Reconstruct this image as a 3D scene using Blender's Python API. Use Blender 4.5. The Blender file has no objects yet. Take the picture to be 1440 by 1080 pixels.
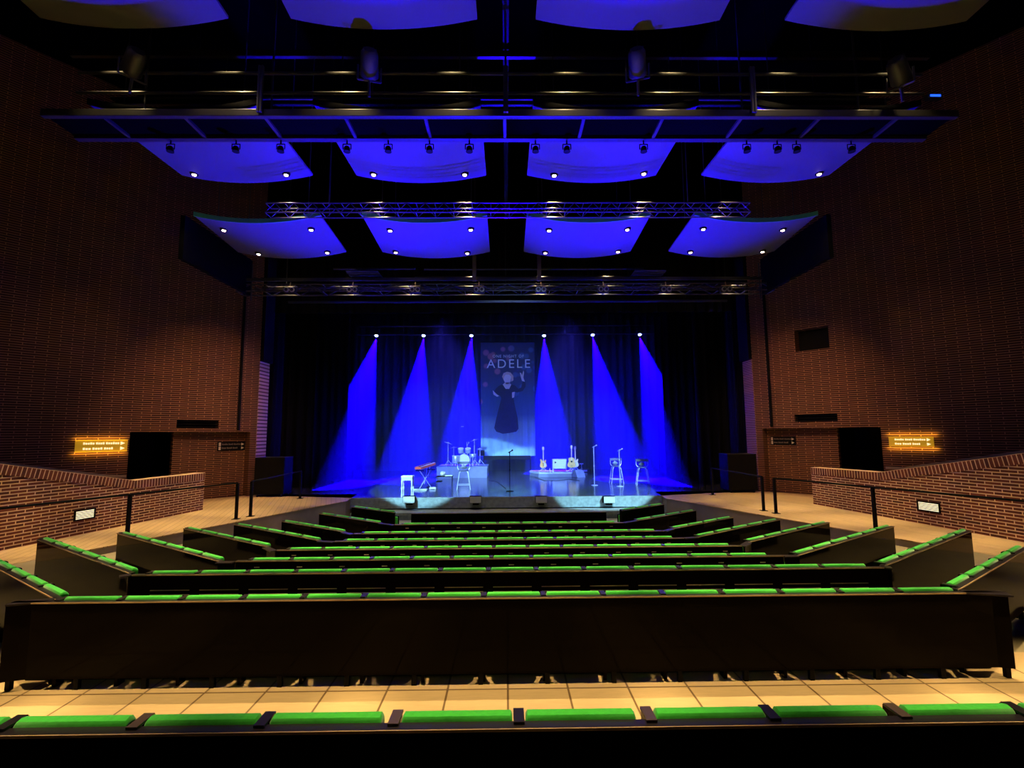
import bpy, math, random
from mathutils import Vector, Matrix
random.seed(4)
SC = bpy.context.scene
COL = SC.collection
PI = math.pi

# ------------------------------------------------------------------ camera
F = 680.0; EZ = 2.15
PITCH = math.atan(70/680.); YAW = .012; ROLL = .0067
cy, sy, cp, sp = math.cos(YAW), math.sin(YAW), math.cos(PITCH), math.sin(PITCH)
FW = Vector((sy*cp, cy*cp, sp)); R0 = Vector((cy, -sy, 0)); U0 = Vector((-sy*sp, -cy*sp, cp))
RT = R0*math.cos(ROLL) - U0*math.sin(ROLL); UP = R0*math.sin(ROLL) + U0*math.cos(ROLL)
EYE = Vector((0, 0, EZ))
cam = bpy.data.cameras.new('camera'); cam.sensor_width = 36; cam.lens = F/1440*36
cam.clip_end = 200
camo = bpy.data.objects.new('camera', cam); COL.objects.link(camo)
camo.matrix_world = Matrix(((RT.x, UP.x, -FW.x, 0), (RT.y, UP.y, -FW.y, 0), (RT.z, UP.z, -FW.z, EZ), (0, 0, 0, 1)))
SC.camera = camo
def ray(x, y): return FW + RT*((x-720)/F) + UP*((540-y)/F)
def atD(x, y, D): return EYE + ray(x, y)*D
def atY(x, y, Y): d = ray(x, y); return EYE + d*(Y/d.y)
def atZ(x, y, z=0.): d = ray(x, y); return EYE + d*((z-EZ)/d.z)
def hit(x, y, O, u):                       # vertical plane through O along u: returns (s, z)
    n = Vector((-u[1], u[0], 0)); d = ray(x, y); o = Vector((O[0], O[1], 0))
    p = EYE + d*((o-EYE).dot(n)/d.dot(n)); q = p-o
    return (q.x*u[0]+q.y*u[1], p.z)

# ------------------------------------------------------------------ view
SC.view_settings.view_transform = 'Standard'; SC.view_settings.look = 'None'
SC.view_settings.gamma = 1; SC.view_settings.exposure = 0
SC.view_settings.use_curve_mapping = False
SC.cycles.diffuse_bounces = 1; SC.cycles.glossy_bounces = 3; SC.cycles.volume_bounces = 0; SC.cycles.max_bounces = 6
w = bpy.data.worlds.new('world'); SC.world = w; w.use_nodes = True
w.node_tree.nodes['Background'].inputs[0].default_value = (.10, .12, .5, 1)
w.node_tree.nodes['Background'].inputs[1].default_value = .0006

# ------------------------------------------------------------------ materials
MATS = {}
def mat(name, col, rough=.5, metal=0., emit=None, es=0., spec=None, coat=0., noise=0., nscale=6., bump=0.):
    if name in MATS: return MATS[name]
    m = bpy.data.materials.new(name); m.use_nodes = True; nt = m.node_tree
    b = nt.nodes['Principled BSDF']
    b.inputs['Base Color'].default_value = (*col, 1); b.inputs['Roughness'].default_value = rough
    b.inputs['Metallic'].default_value = metal
    if spec is not None: b.inputs['Specular IOR Level'].default_value = spec
    b.inputs['Coat Weight'].default_value = coat
    if emit: b.inputs['Emission Color'].default_value = (*emit, 1); b.inputs['Emission Strength'].default_value = es
    if noise or bump:
        tc = nt.nodes.new('ShaderNodeTexCoord'); n = nt.nodes.new('ShaderNodeTexNoise')
        n.inputs['Scale'].default_value = nscale; n.inputs['Detail'].default_value = 4
        nt.links.new(tc.outputs['Object'], n.inputs['Vector'])
        if noise:
            mx = nt.nodes.new('ShaderNodeMix'); mx.data_type = 'RGBA'
            mx.inputs[6].default_value = (*[c*(1-noise) for c in col], 1)
            mx.inputs[7].default_value = (*[min(1, c*(1+noise)) for c in col], 1)
            nt.links.new(n.outputs['Fac'], mx.inputs[0]); nt.links.new(mx.outputs[2], b.inputs['Base Color'])
        if bump:
            bp = nt.nodes.new('ShaderNodeBump'); bp.inputs['Strength'].default_value = bump
            bp.inputs['Distance'].default_value = .01
            nt.links.new(n.outputs['Fac'], bp.inputs['Height']); nt.links.new(bp.outputs[0], b.inputs['Normal'])
    MATS[name] = m
    return m

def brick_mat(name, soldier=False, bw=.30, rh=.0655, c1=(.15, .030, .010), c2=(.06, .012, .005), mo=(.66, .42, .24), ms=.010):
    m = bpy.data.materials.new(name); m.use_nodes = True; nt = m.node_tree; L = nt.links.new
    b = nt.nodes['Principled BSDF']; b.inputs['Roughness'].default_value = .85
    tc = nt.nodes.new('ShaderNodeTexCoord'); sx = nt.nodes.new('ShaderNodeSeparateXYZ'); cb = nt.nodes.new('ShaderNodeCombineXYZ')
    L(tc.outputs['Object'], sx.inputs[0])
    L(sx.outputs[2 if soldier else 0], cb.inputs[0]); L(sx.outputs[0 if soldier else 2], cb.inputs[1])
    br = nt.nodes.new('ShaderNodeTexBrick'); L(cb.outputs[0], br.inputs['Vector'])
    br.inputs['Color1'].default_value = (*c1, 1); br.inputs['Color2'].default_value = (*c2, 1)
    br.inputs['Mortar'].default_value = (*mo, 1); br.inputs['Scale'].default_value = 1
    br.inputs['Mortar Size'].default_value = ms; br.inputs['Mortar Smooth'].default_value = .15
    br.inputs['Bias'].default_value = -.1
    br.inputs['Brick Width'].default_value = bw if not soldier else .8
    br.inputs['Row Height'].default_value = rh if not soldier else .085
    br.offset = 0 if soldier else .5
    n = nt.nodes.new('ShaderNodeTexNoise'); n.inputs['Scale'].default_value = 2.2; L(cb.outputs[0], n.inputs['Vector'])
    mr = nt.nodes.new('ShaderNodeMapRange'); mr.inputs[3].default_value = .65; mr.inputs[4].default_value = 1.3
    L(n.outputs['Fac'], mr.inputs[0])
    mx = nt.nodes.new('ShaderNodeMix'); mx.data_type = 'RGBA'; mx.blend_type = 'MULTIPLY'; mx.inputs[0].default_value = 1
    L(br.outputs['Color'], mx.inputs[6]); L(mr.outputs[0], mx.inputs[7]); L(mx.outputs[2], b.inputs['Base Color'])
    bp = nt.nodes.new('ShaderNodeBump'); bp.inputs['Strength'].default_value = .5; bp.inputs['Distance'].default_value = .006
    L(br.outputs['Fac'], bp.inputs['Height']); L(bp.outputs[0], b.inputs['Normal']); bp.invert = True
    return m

def board_mat(name, base, joint, bw, rh, ms, rough=.5, rot=0., off=.5, grain=.25):
    m = bpy.data.materials.new(name); m.use_nodes = True; nt = m.node_tree; L = nt.links.new
    b = nt.nodes['Principled BSDF']; b.inputs['Roughness'].default_value = rough
    tc = nt.nodes.new('ShaderNodeTexCoord'); mp = nt.nodes.new('ShaderNodeMapping'); mp.inputs['Rotation'].default_value[2] = rot
    L(tc.outputs['Object'], mp.inputs[0])
    br = nt.nodes.new('ShaderNodeTexBrick'); L(mp.outputs[0], br.inputs['Vector'])
    c2 = tuple(c*.86 for c in base)
    br.inputs['Color1'].default_value = (*base, 1); br.inputs['Color2'].default_value = (*c2, 1)
    br.inputs['Mortar'].default_value = (*joint, 1); br.inputs['Scale'].default_value = 1
    br.inputs['Mortar Size'].default_value = ms; br.inputs['Mortar Smooth'].default_value = .3
    br.inputs['Brick Width'].default_value = bw; br.inputs['Row Height'].default_value = rh; br.offset = off
    m2 = nt.nodes.new('ShaderNodeMapping'); m2.inputs['Scale'].default_value = (2, 14, 1); L(mp.outputs[0], m2.inputs[0])
    n = nt.nodes.new('ShaderNodeTexNoise'); n.inputs['Scale'].default_value = 3; n.inputs['Detail'].default_value = 6; L(m2.outputs[0], n.inputs['Vector'])
    mr = nt.nodes.new('ShaderNodeMapRange'); mr.inputs[3].default_value = 1-grain; mr.inputs[4].default_value = 1+grain
    L(n.outputs['Fac'], mr.inputs[0])
    mx = nt.nodes.new('ShaderNodeMix'); mx.data_type = 'RGBA'; mx.blend_type = 'MULTIPLY'; mx.inputs[0].default_value = 1
    L(br.outputs['Color'], mx.inputs[6]); L(mr.outputs[0], mx.inputs[7]); L(mx.outputs[2], b.inputs['Base Color'])
    return m

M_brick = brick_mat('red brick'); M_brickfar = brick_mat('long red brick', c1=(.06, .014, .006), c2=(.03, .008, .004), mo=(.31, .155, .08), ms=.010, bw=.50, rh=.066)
M_soldier = brick_mat('soldier brick', True)
M_aisle = board_mat('pale oiled plywood sheets', (.62, .43, .22), (.16, .09, .035), .51, .62, .010, rough=.45, off=.0, grain=.14)
M_walk = board_mat('pale walkway boards', (.60, .40, .20), (.22, .13, .06), 2.4, .15, .006, rough=.5, rot=PI/2-.35, grain=.18)
M_conc = mat('grey walkway edging', (.30, .24, .18), .8, noise=.25, nscale=3)
M_stage = board_mat('glossy black stage boards', (.085, .095, .115), (.012, .012, .014), 2.4, .6, .006, rough=.16, grain=.5)
M_lip = mat('scuffed stage front', (.28, .34, .36), .6, noise=.6, nscale=9, bump=.6)
M_lac = mat('black lacquered board', (.004, .0025, .002), .07, spec=.03)
M_ledge = mat('dark stained ledge', (.012, .008, .012), .35)
M_trimw = mat('pale beech edge trim', (.42, .28, .16), .5)
M_green = mat('green seat fabric', (.045, .56, .045), .8, noise=.18, nscale=40, bump=.2, spec=.25)
MATS['green seat fabric'].node_tree.nodes['Principled BSDF'].inputs['Sheen Weight'].default_value = .35
M_arm = mat('brown armrest wood', (.07, .045, .035), .4)
M_armd = mat('black armrest wood', (.015, .012, .018), .3)
M_brushed = mat('brushed pale metal', (.65, .6, .55), .35, .6)
M_tier = mat('beige tier floor', (.34, .27, .16), .6, noise=.2, nscale=4)
M_black = mat('matt black', (.006, .006, .007), .7, spec=.08)
M_steel = mat('black painted steel', (.035, .035, .04), .42, .2)
M_alu = mat('aluminium truss tube', (.085, .082, .085), .34, .7)
M_dsteel = mat('dark grey steel beam', (.032, .030, .030), .38, .3)
M_ceil = mat('black ceiling', (.0006, .0006, .0008), .95, spec=.0)
M_refl = mat('pale grey reflector panel', (.085, .085, .09), .6, spec=.2)
M_reflg = mat('green panel edge', (.05, .30, .12), .6)
M_fascia = mat('navy black fascia', (.0012, .0015, .003), .7, spec=.05)
M_lens = mat('grey lamp glass', (.42, .40, .38), .25)
M_drape = mat('black stage drape', (.006, .006, .008), .9, spec=.1)
M_bcloth = mat('dark teal back drape', (.030, .045, .060), .85, spec=.2)
M_warm = mat('warm lamp glass', (1, .9, .7), .4, emit=(1, .74, .45), es=14)
M_bluel = mat('blue lamp glass', (.6, .7, 1), .4, emit=(.35, .45, 1), es=14)
M_amber = mat('amber sign face', (.4, .22, .02), .5, emit=(1, .52, .02), es=.30)
M_cream = mat('cream sign lettering', (1, .9, .6), .5, emit=(1, .82, .4), es=1.1)
M_step = mat('step light glass', (1, .95, .7), .4, emit=(1, .92, .55), es=1.0)
M_grille = mat('step light louvre', (.12, .11, .07), .5)
M_white = mat('white painted', (.75, .78, .76), .4)
M_chrome = mat('chrome tube', (.78, .8, .84), .35, .35)
M_box = mat('grey speaker grille', (.55, .60, .60), .6)
M_skirt = mat('grey riser skirt', (.20, .22, .30), .85, noise=.2, nscale=5)
M_drum = mat('silver drum shell', (.6, .66, .68), .25, .5)
M_dhead = mat('white drum head', (.85, .85, .82), .5)
M_cym = mat('bright cymbal', (.85, .82, .62), .3, .15)
M_red = mat('red keyboard body', (.75, .12, .06), .35)
M_keys = mat('white keys', (.85, .8, .75), .35)
M_sun = mat('sunburst lacquer', (.95, .50, .12), .2)
M_acou = mat('spruce guitar top', (.95, .60, .16), .25)
M_pale = mat('pale wood', (.85, .62, .38), .4)
M_amp = mat('cream amp cloth', (.80, .85, .62), .7, noise=.1, nscale=60)
M_rub = mat('rubber', (.02, .02, .02), .7)
M_text = mat('pale banner lettering', (.95, .95, .95), .6)

# ------------------------------------------------------------------ mesh builder
class MB:
    def __init__(s): s.v = []; s.f = []
    def add(s, vs, fs, T=None):
        n = len(s.v)
        s.v += [tuple(T @ Vector(p)) if T is not None else tuple(p) for p in vs]
        s.f += [tuple(n+i for i in f) for f in fs]; return s
    def box(s, x0, x1, y0, y1, z0, z1, T=None):
        return s.add([(x0,y0,z0),(x1,y0,z0),(x1,y1,z0),(x0,y1,z0),(x0,y0,z1),(x1,y0,z1),(x1,y1,z1),(x0,y1,z1)],
                     [(0,3,2,1),(4,5,6,7),(0,1,5,4),(1,2,6,5),(2,3,7,6),(3,0,4,7)], T)
    def tube(s, a, b, r, r2=None, n=8):
        a = Vector(a); b = Vector(b); d = b-a; r2 = r if r2 is None else r2
        q = d.to_track_quat('Z', 'Y').to_matrix().to_4x4(); T = Matrix.Translation(a) @ q; L = d.length
        vs = [(r*math.cos(2*PI*i/n), r*math.sin(2*PI*i/n), 0) for i in range(n)] + [(r2*math.cos(2*PI*i/n), r2*math.sin(2*PI*i/n), L) for i in range(n)]
        fs = [(i, (i+1) % n, n+(i+1) % n, n+i) for i in range(n)] + [tuple(range(n-1, -1, -1)), tuple(range(n, 2*n))]
        return s.add(vs, fs, T)
    def path(s, pts, r, n=6):
        for a, b in zip(pts, pts[1:]): s.tube(a, b, r, n=n)
        return s
    def lathe(s, prof, c=(0,0,0), n=20, T=None):   # prof: (r, z)
        vs = []; fs = []; m = len(prof)
        for r, z in prof:
            for i in range(n): vs.append((c[0]+r*math.cos(2*PI*i/n), c[1]+r*math.sin(2*PI*i/n), c[2]+z))
        for k in range(m-1):
            for i in range(n): fs.append((k*n+i, k*n+(i+1) % n, (k+1)*n+(i+1) % n, (k+1)*n+i))
        fs.append(tuple(range(n-1, -1, -1))); fs.append(tuple((m-1)*n+i for i in range(n)))
        return s.add(vs, fs, T)
    def prism(s, pts, z0, z1, T=None):             # polygon in xy extruded along z
        n = len(pts)
        vs = [(p[0], p[1], z0) for p in pts]+[(p[0], p[1], z1) for p in pts]
        fs = [tuple(range(n-1, -1, -1)), tuple(range(n, 2*n))]+[(i, (i+1) % n, n+(i+1) % n, n+i) for i in range(n)]
        return s.add(vs, fs, T)
    def prism_xz(s, pts, y0, y1, T=None):
        n = len(pts)
        vs = [(p[0], y0, p[1]) for p in pts]+[(p[0], y1, p[1]) for p in pts]
        fs = [tuple(range(n)), tuple(range(2*n-1, n-1, -1))]+[((i+1) % n, i, n+i, n+(i+1) % n) for i in range(n)]
        return s.add(vs, fs, T)
    def build(s, name, m, parent=None, bevel=0, smooth=False, seg=2):
        me = bpy.data.meshes.new(name); me.from_pydata(s.v, [], s.f); me.validate(); me.update()
        me.materials.append(m)
        if smooth:
            for p in me.polygons: p.use_smooth = True
        o = bpy.data.objects.new(name, me); COL.objects.link(o)
        if parent is not None: o.parent = parent
        if bevel:
            b = o.modifiers.new('b', 'BEVEL'); b.width = bevel; b.segments = seg; b.limit_method = 'ANGLE'
        if smooth:
            try: me.set_sharp_from_angle(angle=math.radians(40))
            except Exception: pass
        return o
def tag(o, label=None, cat=None, group=None, kind=None):
    if label: o['label'] = label
    if cat: o['category'] = cat
    if group: o['group'] = group
    if kind: o['kind'] = kind
    return o
def empty(name, loc=(0,0,0), rz=0., label=None, cat=None, group=None, rx=0.):
    o = bpy.data.objects.new(name, None); COL.objects.link(o); o.empty_display_size = .1
    o.location = loc; o.rotation_euler = (rx, 0, rz)
    return tag(o, label, cat, group)
KIDS = {}
def copy_tree(o, loc=None, rz=None, label=None, parent=None):
    c = o.copy(); COL.objects.link(c); c.parent = parent
    if loc is not None: c.location = loc
    if rz is not None: c.rotation_euler = (o.rotation_euler[0], 0, rz)
    if label: c['label'] = label
    for ch in [x for x in COL.objects if x.parent == o]: copy_tree(ch, parent=c)
    return c
def struct(o): o['kind'] = 'structure'; return o
def spot(loc, tgt, col, power, ang, blend=.3, rad=.05, name='spot_lamp', shape=None):
    l = bpy.data.lights.new(name, 'SPOT'); l.color = col; l.energy = power; l.spot_size = math.radians(ang); l.spot_blend = blend
    l.shadow_soft_size = rad
    o = bpy.data.objects.new(name, l); COL.objects.link(o); o.location = loc
    o.rotation_euler = (Vector(tgt)-Vector(loc)).to_track_quat('-Z', 'Y').to_euler()
    return o
ORD = ['first','second','third','fourth','fifth','sixth','seventh','eighth','ninth','tenth','eleventh','twelfth','thirteenth','fourteenth','fifteenth','sixteenth']

# ================================================================== SETTING
def V2(p): return (p[0], p[1])
# stage
stage_pts = [(-5.35, 16.95), (5.45, 16.95), (9.3, 18.0), (9.6, 30), (-9.6, 30), (-9.3, 18.0)]
struct(MB().prism(stage_pts, -.30, 0).build('floor_stage', M_stage))
f = MB()
f.box(-5.35, 5.45, 16.86, 16.98, -.36, -.005)
struct(f.build('trim_stage_front', M_lip))
f = MB(); f.box(-5.1, 5.2, 16.15, 17.0, -1.1, -.40); f.box(-5.1, 5.2, 16.10, 16.18, -.46, -.385)
struct(f.build('trim_stage_step', M_lip))
struct(MB().box(-9, 9, 11.2, 17.2, -1.3, -.62).build('floor_pit', M_lip))
# side walkways
for s, nm in ((-1, 'left'), (1, 'right')):
    pts = [(5.32, 16.9), (5.25, 16.2), (8.49, 8.43), (10.1, 4.2), (12.5, 4.2), (12.5, 15), (9.3, 17.95), (5.45, 18.0)]
    struct(MB().prism([(s*x, y) for x, y in pts], -.02, 0).build('floor_walkway_'+nm, M_walk))
    ps = [(5.34, 16.88), (5.27, 16.2), (8.51, 8.43), (10.15, 4.2), (12.4, 4.2), (12.4, 15), (9.3, 17.9), (5.5, 17.9)]
    struct(MB().prism([(s*x, y) for x, y in ps], -1.3, -.021).build('floor_edging_'+nm, M_conc))
# cross aisle and the camera's own tier
struct(MB().box(-13, 13, 2.5, 4.9, -.3, 0).build('floor_cross_aisle', M_aisle))
struct(MB().box(-13, 13, -6, 2.52, -.3, .28).build('floor_rear_tier', M_tier))

ROWS = [  # Y, top z, seats centre, centre-left end X, wing corner, wing outer end, wing seats
 (4.38, .74, 15, -3.95, (4.12, 4.52), None, 5),
 (5.45, .67, 15, -3.95, (4.28, 5.58), (7.05, 7.42), 6),
 (6.56, .53, 13, -3.42, (3.90, 6.62), (6.76, 8.54), 6),
 (7.68, .41, 13, -3.42, (3.93, 7.98), (6.33, 9.59), 5),
 (8.74, .31, 11, -2.89, (3.45, 8.87), (5.89, 10.53), 5),
 (9.79, .23, 11, -2.89, (3.41, 10.05), (5.25, 11.32), 4),
 (11.0, .18, 9, -2.36, (2.99, 11.28), (4.92, 12.67), 4),
 (12.0, .26, 0, -2.36, (2.90, 12.22), (4.28, 13.24), 3)]
WD = (.835, .55)
HB = .67
def tierline(k, off):
    Y, z, n, x0, c, e, wn = ROWS[k]
    a = (x0+.0, Y+off); cc = (c[0], c[1]+off)
    e2 = (10.8, c[1]+off+(10.8-c[0])*WD[1]/WD[0])
    return [(-10.8, e2[1]), (-cc[0], cc[1]), (x0, a[1]), (-x0+.05, a[1]), (cc[0], cc[1]), (10.8, e2[1])]
for k in range(1, 8):
    z = ROWS[k][1]-HB-.004; z = max(z, -.60)
    if k < 7: front = tierline(k+1, -.12)
    else: front = [(-9.2, 17), (9.2, 17)]
    if k == 7: continue
    zt = z
    struct(MB().prism([(10.8, 4.5+.01*k)]+[(-10.8, 4.5+.01*k)]+front, -1.2-.01*k, zt).build('floor_tier', M_tier))
struct(MB().prism([(10.8, 4.45), (-10.8, 4.45)]+tierline(1, -.12), -1.2, -.012).build('floor_tier', M_tier))

# main brick walls at both sides of the stage
OL = (-9.15, 17.9); OR = (9.25, 17.9); UL = (-.62, -.785); UR = (.62, -.785)
def cells(m, s0, s1, z0, z1, holes, y0, y1):
    xs = sorted({s0, s1, *[h[0] for h in holes], *[h[1] for h in holes]})
    zs = sorted({z0, z1, *[h[2] for h in holes], *[h[3] for h in holes]})
    for a, b in zip(xs, xs[1:]):
        for c, d in zip(zs, zs[1:]):
            mx, mz = (a+b)/2, (c+d)/2
            if any(h[0] < mx < h[1] and h[2] < mz < h[3] for h in holes): continue
            m.box(a, b, y0, y1, c, d)
dl = hit(183, 607, OL, UL); dl2 = hit(352, 606, OL, UL)
dr = hit(1238, 600, OR, UR); dr2 = hit(1072, 600, OR, UR)
pb0 = hit(1119, 495, OR, UR); pb1 = hit(1165, 468, OR, UR)
vl0, vl1 = hit(248, 602, OL, UL), hit(308, 591, OL, UL)
vr0, vr1 = hit(1178, 592, OR, UR), hit(1117, 583, OR, UR)
HD = 2.28
for s, nm, O, u, a, b, holes in ((-1, 'left', OL, UL, dl, dl2, []), (1, 'right', OR, UR, dr, dr2, [(min(pb0[0], pb1[0]), max(pb0[0], pb1[0]), pb0[1], pb1[1]+.25)])):
    ang = math.atan2(u[1], u[0]); ysgn = -1 if s < 0 else 1
    m = MB(); y0, y1 = sorted((0, ysgn*.35))
    hd = [(max(.12, b[0]), a[0], -.1, HD)]
    vv = (vl0, vl1) if s < 0 else (vr0, vr1)
    hv = (min(vv[0][0], vv[1][0]), max(vv[0][0], vv[1][0]), vv[0][1], vv[1][1])
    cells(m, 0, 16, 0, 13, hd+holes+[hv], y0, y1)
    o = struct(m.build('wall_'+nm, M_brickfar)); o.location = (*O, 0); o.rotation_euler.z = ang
    # recess behind the opening and its dark passage
    m = MB(); m.box(-.05, 2.5, *sorted((ysgn*.36, ysgn*.55)), 0, HD+.3)
    o = struct(m.build('wall_'+nm+'_recess', M_brickfar)); o.location = (*O, 0); o.rotation_euler.z = ang
    m = MB(); m.box(2.4, a[0]+1, *sorted((ysgn*2.4, ysgn*2.6)), 0, HD+.4); m.box(0, a[0]+1, *sorted((ysgn*.36, ysgn*2.6)), HD+.31, HD+.45)
    m.box(a[0]+.3, a[0]+.5, *sorted((ysgn*.36, ysgn*2.6)), 0, HD+.4)
    o = struct(m.build('wall_'+nm+'_passage', M_black)); o.location = (*O, 0); o.rotation_euler.z = ang
    # ventilation slot
    g = empty('ventilation_grille', (*O, 0), ang, 'black %s ventilation slot above the %s passage opening' % ('long', nm), 'vent')
    m = MB(); m.box(hv[0], hv[1], *sorted((ysgn*.28, ysgn*.33)), hv[2], hv[3]); m.build('backing', M_black, g)
    m = MB()
    for i in range(3):
        zz = hv[2]+(hv[3]-hv[2])*(i+.5)/3; m.box(hv[0]+.005, hv[1]-.005, *sorted((ysgn*.05, ysgn*.27)), zz-.012, zz+.012)
    m.build('louvre', M_black, g)
    # wall return towards the stage
    m = MB(); m.box(*sorted((O[0], O[0]+s*.3)), O[1]+.02, O[1]+.75, 0, 4.9)
    struct(m.build('wall_%s_return' % nm, M_brick))
    m = MB(); m.box(*sorted((O[0]-s*.12, O[0]+s*.3)), O[1]+.02, O[1]+.75, 4.91, 11)
    struct(m.build('trim_stage_%s' % nm, M_drape))
# projector window niche
m = MB(); xs = sorted((pb0[0], pb1[0])); m.box(xs[0]-.05, xs[1]+.05, .36, .6, pb0[1]-.1, pb1[1]+.35)
o = m.build('projection_port', M_black); o.location = (*OR, 0); o.rotation_euler.z = math.atan2(UR[1], UR[0])
tag(o, 'black square opening high in the right brick wall', 'opening')

# ceiling shell
struct(MB().box(-22, 22, -6, 31, 13, 13.2).build('ceiling', M_ceil))
struct(MB().box(-22, 22, 30.2, 30.5, 0, 13).build('wall_back', M_black))

# brick parapets beside the walkways
PL0, PL1 = Vector((-8.88, 14.52)), Vector((-9.62, 9.56)); PR0, PR1 = Vector((9.15, 14.62)), Vector((9.95, 9.46))
for s, nm, P0, P1, px in ((-1, 'left', PL0, PL1, ((285, 665), (190, 675.5), (0, 652))), (1, 'right', PR0, PR1, ((1140, 657), (1236, 664), (1440, 637)))):
    u = (P1-P0).normalized(); u2 = (u.x, u.y)
    h = [hit(*p, P0, u2) for p in px]
    h[0] = (0, h[0][1]); k = (h[2][1]-h[1][1])/(h[2][0]-h[1][0]); h.append((h[2][0]+4, h[2][1]+4*k)); h.pop(2)
    C = .20
    ysg = -1 if s < 0 else 1
    y0, y1 = sorted((0, ysg*.3))
    g = MB().prism_xz([(0, -.05), (h[2][0], -.05), (h[2][0], h[2][1]-C), (h[1][0], h[1][1]-C), (0, h[0][1]-C)], y0, y1).build('wall_%s_parapet' % nm, M_brick)
    struct(g); g.location = (P0.x, P0.y, 0); g.rotation_euler.z = math.atan2(u.y, u.x)
    for a, b in ((h[0], h[1]), (h[1], h[2])):
        L = math.hypot(b[0]-a[0], b[1]-a[1]); ang = math.atan2(b[1]-a[1], b[0]-a[0])
        c = MB().box(0, L+.03, y0-.01, y1+.01, -C, 0).build('coping', M_soldier, g)
        c.location = (a[0], 0, a[1]); c.rotation_euler = (0, -ang, 0)
    # step light
    pts = ((105, 731), (132, 716)) if s < 0 else ((1293, 720), (1320, 705))
    a, b = hit(*pts[0], P0, u2), hit(*pts[1], P0, u2)
    a, b = (min(a[0], b[0]), a[1]), (max(a[0], b[0]), b[1])
    zc = (a[1]+b[1])/2; wd = max(.28, (b[0]-a[0])); xc = (a[0]+b[0])/2
    fs = ysg*-1
    e = empty('step_light', (P0.x, P0.y, 0), math.atan2(u.y, u.x), 'lit rectangular step light set in the %s brick parapet' % nm, 'light')
    fr = MB()
    H2 = .085; W2 = wd/2; yy = sorted((0, fs*.025))
    for q in ((xc-W2-.03, xc-W2, zc-H2, zc+H2), (xc+W2, xc+W2+.03, zc-H2, zc+H2), (xc-W2-.03, xc+W2+.03, zc+H2, zc+H2+.03), (xc-W2-.03, xc+W2+.03, zc-H2-.03, zc-H2)):
        fr.box(q[0], q[1], *yy, q[2], q[3])
    fr.build('frame', M_black, e)
    MB().box(xc-W2, xc+W2, *sorted((0, fs*.008)), zc-H2, zc+H2).build('lens', M_step, e)
    lv = MB()
    for i in range(4): zz = zc-H2+(i+.8)*H2*2/4.6; lv.box(xc-W2, xc+W2, *sorted((fs*.009, fs*.022)), zz-.006, zz+.006)
    lv.build('louvre', M_grille, e)
    # raised ledge behind the parapet
    O, U = (OL, UL) if s < 0 else (OR, UR)
    q = [hit(*p, O, U) for p in (((177, 668), (150, 667.5), (0, 649)) if s < 0 else ((1246, 656), (1270, 657), (1440, 633)))]
    m = MB(); L = q[2][0]+3; kk = (q[2][1]-q[1][1])/(q[2][0]-q[1][0]); q[2] = (L, q[1][1]+kk*(L-q[1][0]))
    top = [(p[0], p[1]) for p in q]; bot = [(p[0], p[1]-.07) for p in reversed(q)]
    m.prism_xz(top+bot, *sorted((0, -ysg*.06)))
    o = struct(m.build('trim_wall_%s' % nm, M_conc)); o.location = (*O, 0); o.rotation_euler.z = math.atan2(U[1], U[0])

# ================================================================== REFLECTORS
def reflector(xc, Y0, Y1, z0, z1, label, lamps, group, W=3.28, sag=.2):
    e = empty('ceiling_reflector', (xc, Y0, z0), 0, label, 'ceiling reflector', group)
    N = 16; L = Y1-Y0; dz = z1-z0; vs = []; fs = []
    for j, (y, z) in enumerate(((0, 0), (L*.5, dz*.5), (L, dz))):
        for i in range(N+1):
            t = -1+2*i/N; vs.append((t*W/2, y, z-sag*(1-t*t)))
    for j, (y, z) in enumerate(((0, 0), (L*.5, dz*.5), (L, dz))):
        for i in range(N+1):
            t = -1+2*i/N; vs.append((t*W/2, y, z+.05-sag*(1-t*t)))
    n = N+1; o = 3*n
    for j in range(2):
        for i in range(N):
            a = j*n+i; fs.append((a, a+n, a+n+1, a+1)); fs.append((o+a, o+a+1, o+a+n+1, o+a+n))
    for i in range(N):
        fs.append((i, i+1, o+i+1, o+i)); a = 2*n+i; fs.append((a+1, a, o+a, o+a+1))
    for j in range(2): fs.append((j*n, o+j*n, o+j*n+n, j*n+n)); a = j*n+N; fs.append((a, a+n, o+a+n, o+a))
    MB().add(vs, fs).build('panel', M_refl, e, smooth=True)
    ed = MB()
    for i in range(N):
        t0, t1 = -1+2*i/N, -1+2*(i+1)/N
        ed.add([(t*W/2, yy, zz-sag*(1-t*t)) for yy in (-.04, -.002) for t, zz in ((t0, -.02), (t1, -.02), (t1, .10), (t0, .10))],
               [(0,1,2,3),(7,6,5,4),(0,4,5,1),(3,2,6,7)])
    ed.build('edge_strip', M_reflg if Y0 > 11 else M_black, e)
    for x in (-1.2, 1.2):
        for y in (.3, L-.3): MB().tube((x, y, .04), (x, y, 12.9-z0), .012, n=5).build('hanger', M_steel, e)
    for (X, Y, big) in lamps:
        x = X-xc; y = Y-Y0; t = x/(W/2); z = dz*y/L-sag*(1-t*t)
        h = MB().lathe([(.085, -.03), (.10, 0), (.10, .02)], (x, y, z), 16).build('downlight', M_black, e)
        MB().lathe([(.02, -.05), (.045, -.045), (.05, -.031)], (x, y, z), 14).build('lens', M_warm, h, smooth=True)
    return e
def spl(loc, tgt, pw, ang=75, bl=.6): spot(loc, tgt, (1, .66, .33), pw, ang, bl, .06, 'downlight_lamp')
pos = ['far left', 'inner left', 'inner right', 'far right']
XC = [-6.5, -2.12, 2.2, 6.65]
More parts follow.
